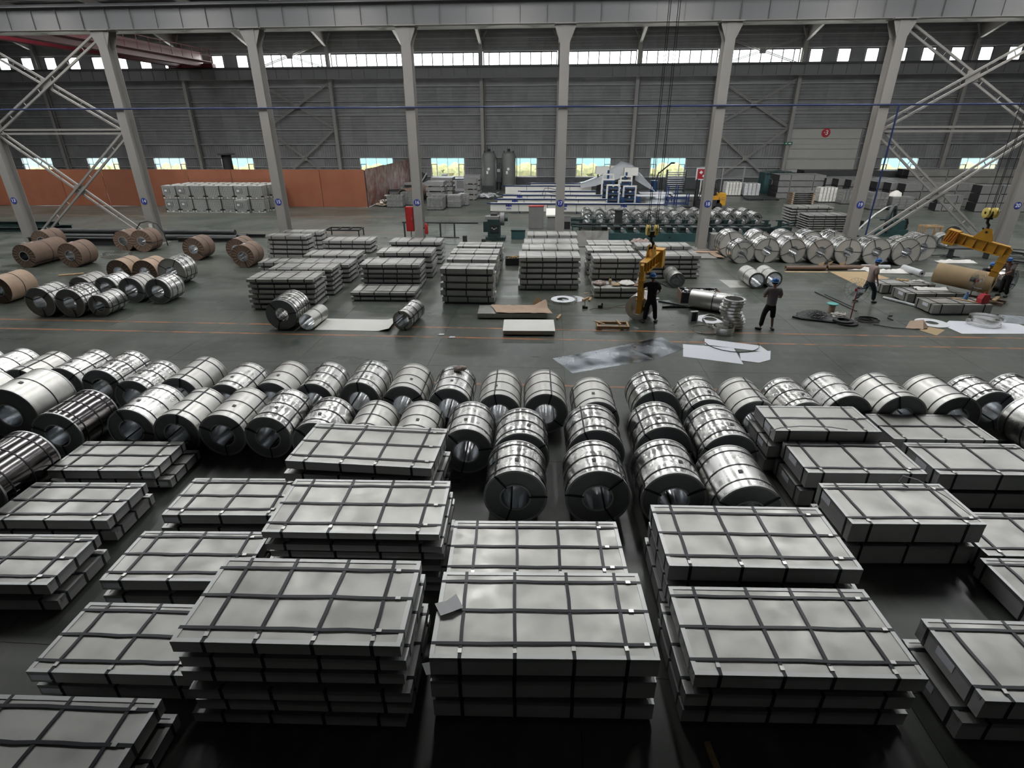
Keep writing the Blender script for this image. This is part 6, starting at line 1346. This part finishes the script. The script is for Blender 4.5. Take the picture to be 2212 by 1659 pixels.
def person(label, loc, rz, J, top, legs, long_r=True, long_l=True, helmet=True, scale=1.0):
    t = thing('person', label, 'person', loc, rz); t.scale = (scale,)*3
    g = lambda k: Vector(J[k])
    V = []; E = []
    def a(p, r, prev=None):
        V.append((tuple(p), r)); i = len(V)-1
        if prev is not None: E.append((prev, i))
        return i
    pel = a(g('pelvis'), (.12, .09)); sp = a(g('spine'), (.115, .085), pel); ch = a(g('chest'), (.14, .10), sp)
    nk = a(g('neck'), .052, ch); jw = a(g('neck')*.35+g('head')*.65, (.062, .07), nk); hd = a(g('head'), (.078, .092), jw); a(g('head')+(g('head')-g('neck')).normalized()*.08, (.06, .07), hd)
    for s in 'lr':
        sh = a(g('sh_'+s), .055, ch); el = a(g('el_'+s), .042, sh); wr = a(g('wr_'+s), .027, el)
        d = (g('wr_'+s)-g('el_'+s)).normalized(); side = Vector((1, 0, 0)) if abs(d.x) < .8 else Vector((0, 0, 1)); side = (side-d*side.dot(d)).normalized(); fl = d.cross(side)
        pm = a(g('wr_'+s)+d*.06, (.036, .02), wr)
        for k, (off, ln) in enumerate(((-.03, .065), (-.01, .078), (.01, .072), (.03, .055))):
            f1 = a(g('wr_'+s)+d*.105+side*off, .0095, pm); f2 = a(g('wr_'+s)+d*(.105+ln*.55)+side*off*1.1+fl*.012, .0085, f1); a(g('wr_'+s)+d*(.105+ln*.9)+side*off*1.1+fl*.035, .007, f2)
        sg = -1 if s == 'l' else 1
        th = a(g('wr_'+s)+d*.055+side*sg*-.045, .010, pm); a(g('wr_'+s)+d*.09+side*sg*-.06+fl*.015, .008, th)
    for s in 'lr':
        hp = a(g('hip_'+s), .085, pel); kn = a(g('kn_'+s), .055, hp); cf = a(g('kn_'+s)*.6+g('an_'+s)*.4, .052, kn); an = a(g('an_'+s), .036, cf)
    skin('body', V, E, 'skin', t)
    # shirt
    V = []; E = []
    p9 = a(g('pelvis')+Vector((0, 0, -.13)), (.165, .135)); pl = a(g('pelvis')+Vector((0, 0, .0)), (.18, .145), p9); s1 = a(g('spine'), (.18, .14), pl); c1 = a(g('chest'), (.205, .15), s1); a(g('neck')*.75+g('chest')*.25, (.10, .09), c1)
    for s in 'lr':
        q = a(g('sh_'+s), .092, c1); m_ = g('sh_'+s)*.12+g('el_'+s)*.88; a(m_, .080, q)
    skin('shirt', V, E, top, t)
    # trousers
    V = []; E = []
    p0 = a(g('pelvis')+Vector((0, 0, .06)), (.150, .125)); pl = a(g('pelvis')+Vector((0, 0, -.05)), (.165, .135), p0)
    for s, lg in (('l', long_l), ('r', long_r)):
        th = a(g('hip_'+s)*.62+g('kn_'+s)*.38, .105, pl); kn = a(g('kn_'+s), .088, th)
        if lg: a(g('kn_'+s)*.10+g('an_'+s)*.90, .076, kn)
        else: a(g('kn_'+s)*.8+g('an_'+s)*.2, .095, kn)
    skin('trousers', V, E, legs, t)
    for s in 'lr':
        an = g('an_'+s); fdir = g('toe_'+s)-an; fdir.z = 0; fdir.normalize()
        V = []; E = []; b0 = a(an+Vector((0, 0, .0))-fdir*.02, .056); b1 = a(Vector((an.x, an.y, 0.042))-fdir*.03, .054, b0) if an.z > .07 else b0
        b2 = a(Vector((an.x, an.y, an.z-.05 if an.z > .12 else .040))+fdir*.09, (.056, .045), b1); a(Vector((an.x, an.y, an.z-.065 if an.z > .12 else .034))+fdir*.18, (.048, .036), b2)
        skin('shoe', V, E, 'black', t)
    # head details
    H = g('head'); fd = Vector(J.get('face', (0, 1, 0))).normalized(); sd_ = Vector((fd.y, -fd.x, 0)).normalized(); upv = Vector((0, 0, 1))
    m = MB()
    nb = H+fd*.088-upv*.015; m.add([nb+upv*.03, nb-upv*.015+sd_*.014, nb-upv*.015-sd_*.014, nb-upv*.012+fd*.024], [(0, 1, 3), (0, 3, 2), (1, 2, 3)])
    for s in (-1, 1): m.lathe([(0, 0), (.018, .002), (.014, .012), (0, .014)], H+sd_*s*.080-upv*.01, 8, sd_*s)
    part('nose_and_ears', m, 'skin', t, 40)
    m = MB()
    for s in (-1, 1): m.lathe([(0, 0), (.011, .003), (0, .007)], H+fd*.083+sd_*s*.03+upv*.012, 8, fd)
    m.box(H+fd*.088-upv*.052, (.035, .008, .008), rotz(math.atan2(fd.y, fd.x)-PI/2)); part('eyes_and_mouth', m, 'hair', t)
    m = MB(); m.lathe([(.093, -.05), (.099, 0), (.094, .05), (.06, .095), (0, .11)], H-fd*.014+upv*.012, 18); m.v = [tuple(Vector(v)-fd*(.0 if (Vector(v)-H).dot(fd) < .02 else .035)) for v in m.v]; part('hair', m, 'hair', t, 60)
    if helmet:
        m = MB(); c = H+upv*.035; m.lathe([(.118, 0), (.116, .03), (.104, .07), (.07, .105), (0, .12)], c, 22)
        m.lathe([(.118, 0), (.132, -.006), (.132, -.002), (.118, .006)], c, 22); m.prism([(-.09, .08), (.09, .08), (.06, .165), (-.06, .165)], -.008, .0, rotz(math.atan2(fd.y, fd.x)-PI/2), tuple(c)); m.b2(c.x-.012, c.x+.012, c.y-.09, c.y+.09, c.z+.085, c.z+.115)
        part('helmet', m, 'helmet', t, 50)
    return t
STAND = dict(pelvis=(0, 0, .95), spine=(0, .01, 1.12), chest=(0, .0, 1.33), neck=(0, .0, 1.50), head=(0, .025, 1.64),
             sh_l=(-.19, 0, 1.42), sh_r=(.19, 0, 1.42), el_l=(-.25, -.02, 1.14), el_r=(.25, -.02, 1.14), wr_l=(-.26, .08, .90), wr_r=(.26, .08, .90),
             hip_l=(-.095, 0, .88), hip_r=(.095, 0, .88), kn_l=(-.12, .02, .48), kn_r=(.12, .02, .48), an_l=(-.14, -.02, .075), an_r=(.14, -.02, .075), toe_l=(-.17, .2, .03), toe_r=(.17, .2, .03))
P1 = dict(STAND); P1.update(el_l=(-.36, .12, 1.24), wr_l=(-.42, .32, 1.30), el_r=(.28, .10, 1.13), wr_r=(.27, .30, 1.02), an_l=(-.19, -.05, .075), an_r=(.21, .02, .075), kn_l=(-.15, .0, .48), kn_r=(.16, .03, .48), toe_l=(-.3, .1, 0), toe_r=(.3, .15, 0), head=(-.02, .05, 1.63), face=(-.3, 1, 0))
person('man in black t-shirt and black trousers with blue helmet, hand on the yellow hook', (3.62, 19.35, 0), .0, P1, 'tblack', 'tblack')
P2 = dict(STAND); P2.update(el_l=(-.27, .02, 1.14), wr_l=(-.10, .24, 1.12), el_r=(.27, .02, 1.14), wr_r=(.10, .25, 1.14), kn_l=(-.17, .03, .50), an_l=(-.24, -.10, .085), kn_r=(.13, .06, .48), an_r=(.17, .02, .075), toe_l=(-.4, -.0, 0), toe_r=(.2, -.2, 0), head=(0, .05, 1.63))
person('man seen from behind in taupe t-shirt and black shorts with blue helmet', (7.55, 18.85, 0), -.12, P2, 'shirt', 'tblack', False, True)
P3 = dict(STAND); P3.update(pelvis=(0, 0, .92), hip_l=(-.09, 0, .86), hip_r=(.09, 0, .86), kn_l=(-.1, -.10, .47), an_l=(-.1, -.40, .10), kn_r=(.1, .20, .48), an_r=(.1, .24, .075), toe_l=(-.1, -.1, 0), toe_r=(.1, .6, 0), el_l=(-.23, .10, 1.13), wr_l=(-.22, .22, .92), el_r=(.23, .02, 1.12), wr_r=(.24, .12, .88), head=(0, .10, 1.60), chest=(0, .04, 1.32), neck=(0, .06, 1.48))
person('man walking to the right in a pinkish tan shirt and dark trousers, blue helmet', (12.55, 22.35, 0), -1.45, P3, 'shirt2', 'jeans')
P4 = dict(STAND); P4.update(pelvis=(0, 0, .42), spine=(0, .08, .62), chest=(0, .16, .82), neck=(0, .22, .97), head=(0, .28, 1.09), sh_l=(-.19, .16, .90), sh_r=(.19, .16, .90), el_l=(-.28, .34, .68), el_r=(.28, .34, .68), wr_l=(-.14, .55, .62), wr_r=(.14, .55, .62),
          hip_l=(-.1, .02, .38), hip_r=(.1, .02, .38), kn_l=(-.18, .42, .55), kn_r=(.18, .42, .55), an_l=(-.16, .22, .075), an_r=(.16, .22, .075), toe_l=(-.2, .5, 0), toe_r=(.2, .5, 0))
person('worker in dark patterned t-shirt and blue cap crouching behind the kraft roll', (18.35, 24.55, 0), PI-.1, P4, 'tblack', 'tblack')
P5 = dict(STAND); P5.update(spine=(0, .06, 1.10), chest=(0, .16, 1.26), neck=(0, .24, 1.38), head=(0, .33, 1.46), sh_l=(-.18, .18, 1.34), sh_r=(.18, .18, 1.34), el_l=(-.2, .3, 1.08), el_r=(.2, .3, 1.08), wr_l=(-.12, .48, .98), wr_r=(.12, .48, .98), kn_l=(-.1, .08, .47), kn_r=(.1, .02, .47))
person('worker in grey shirt and black trousers bending beside the striped hook', (18.55, 23.55, 0), 1.9, P5, 'shirt', 'tblack')
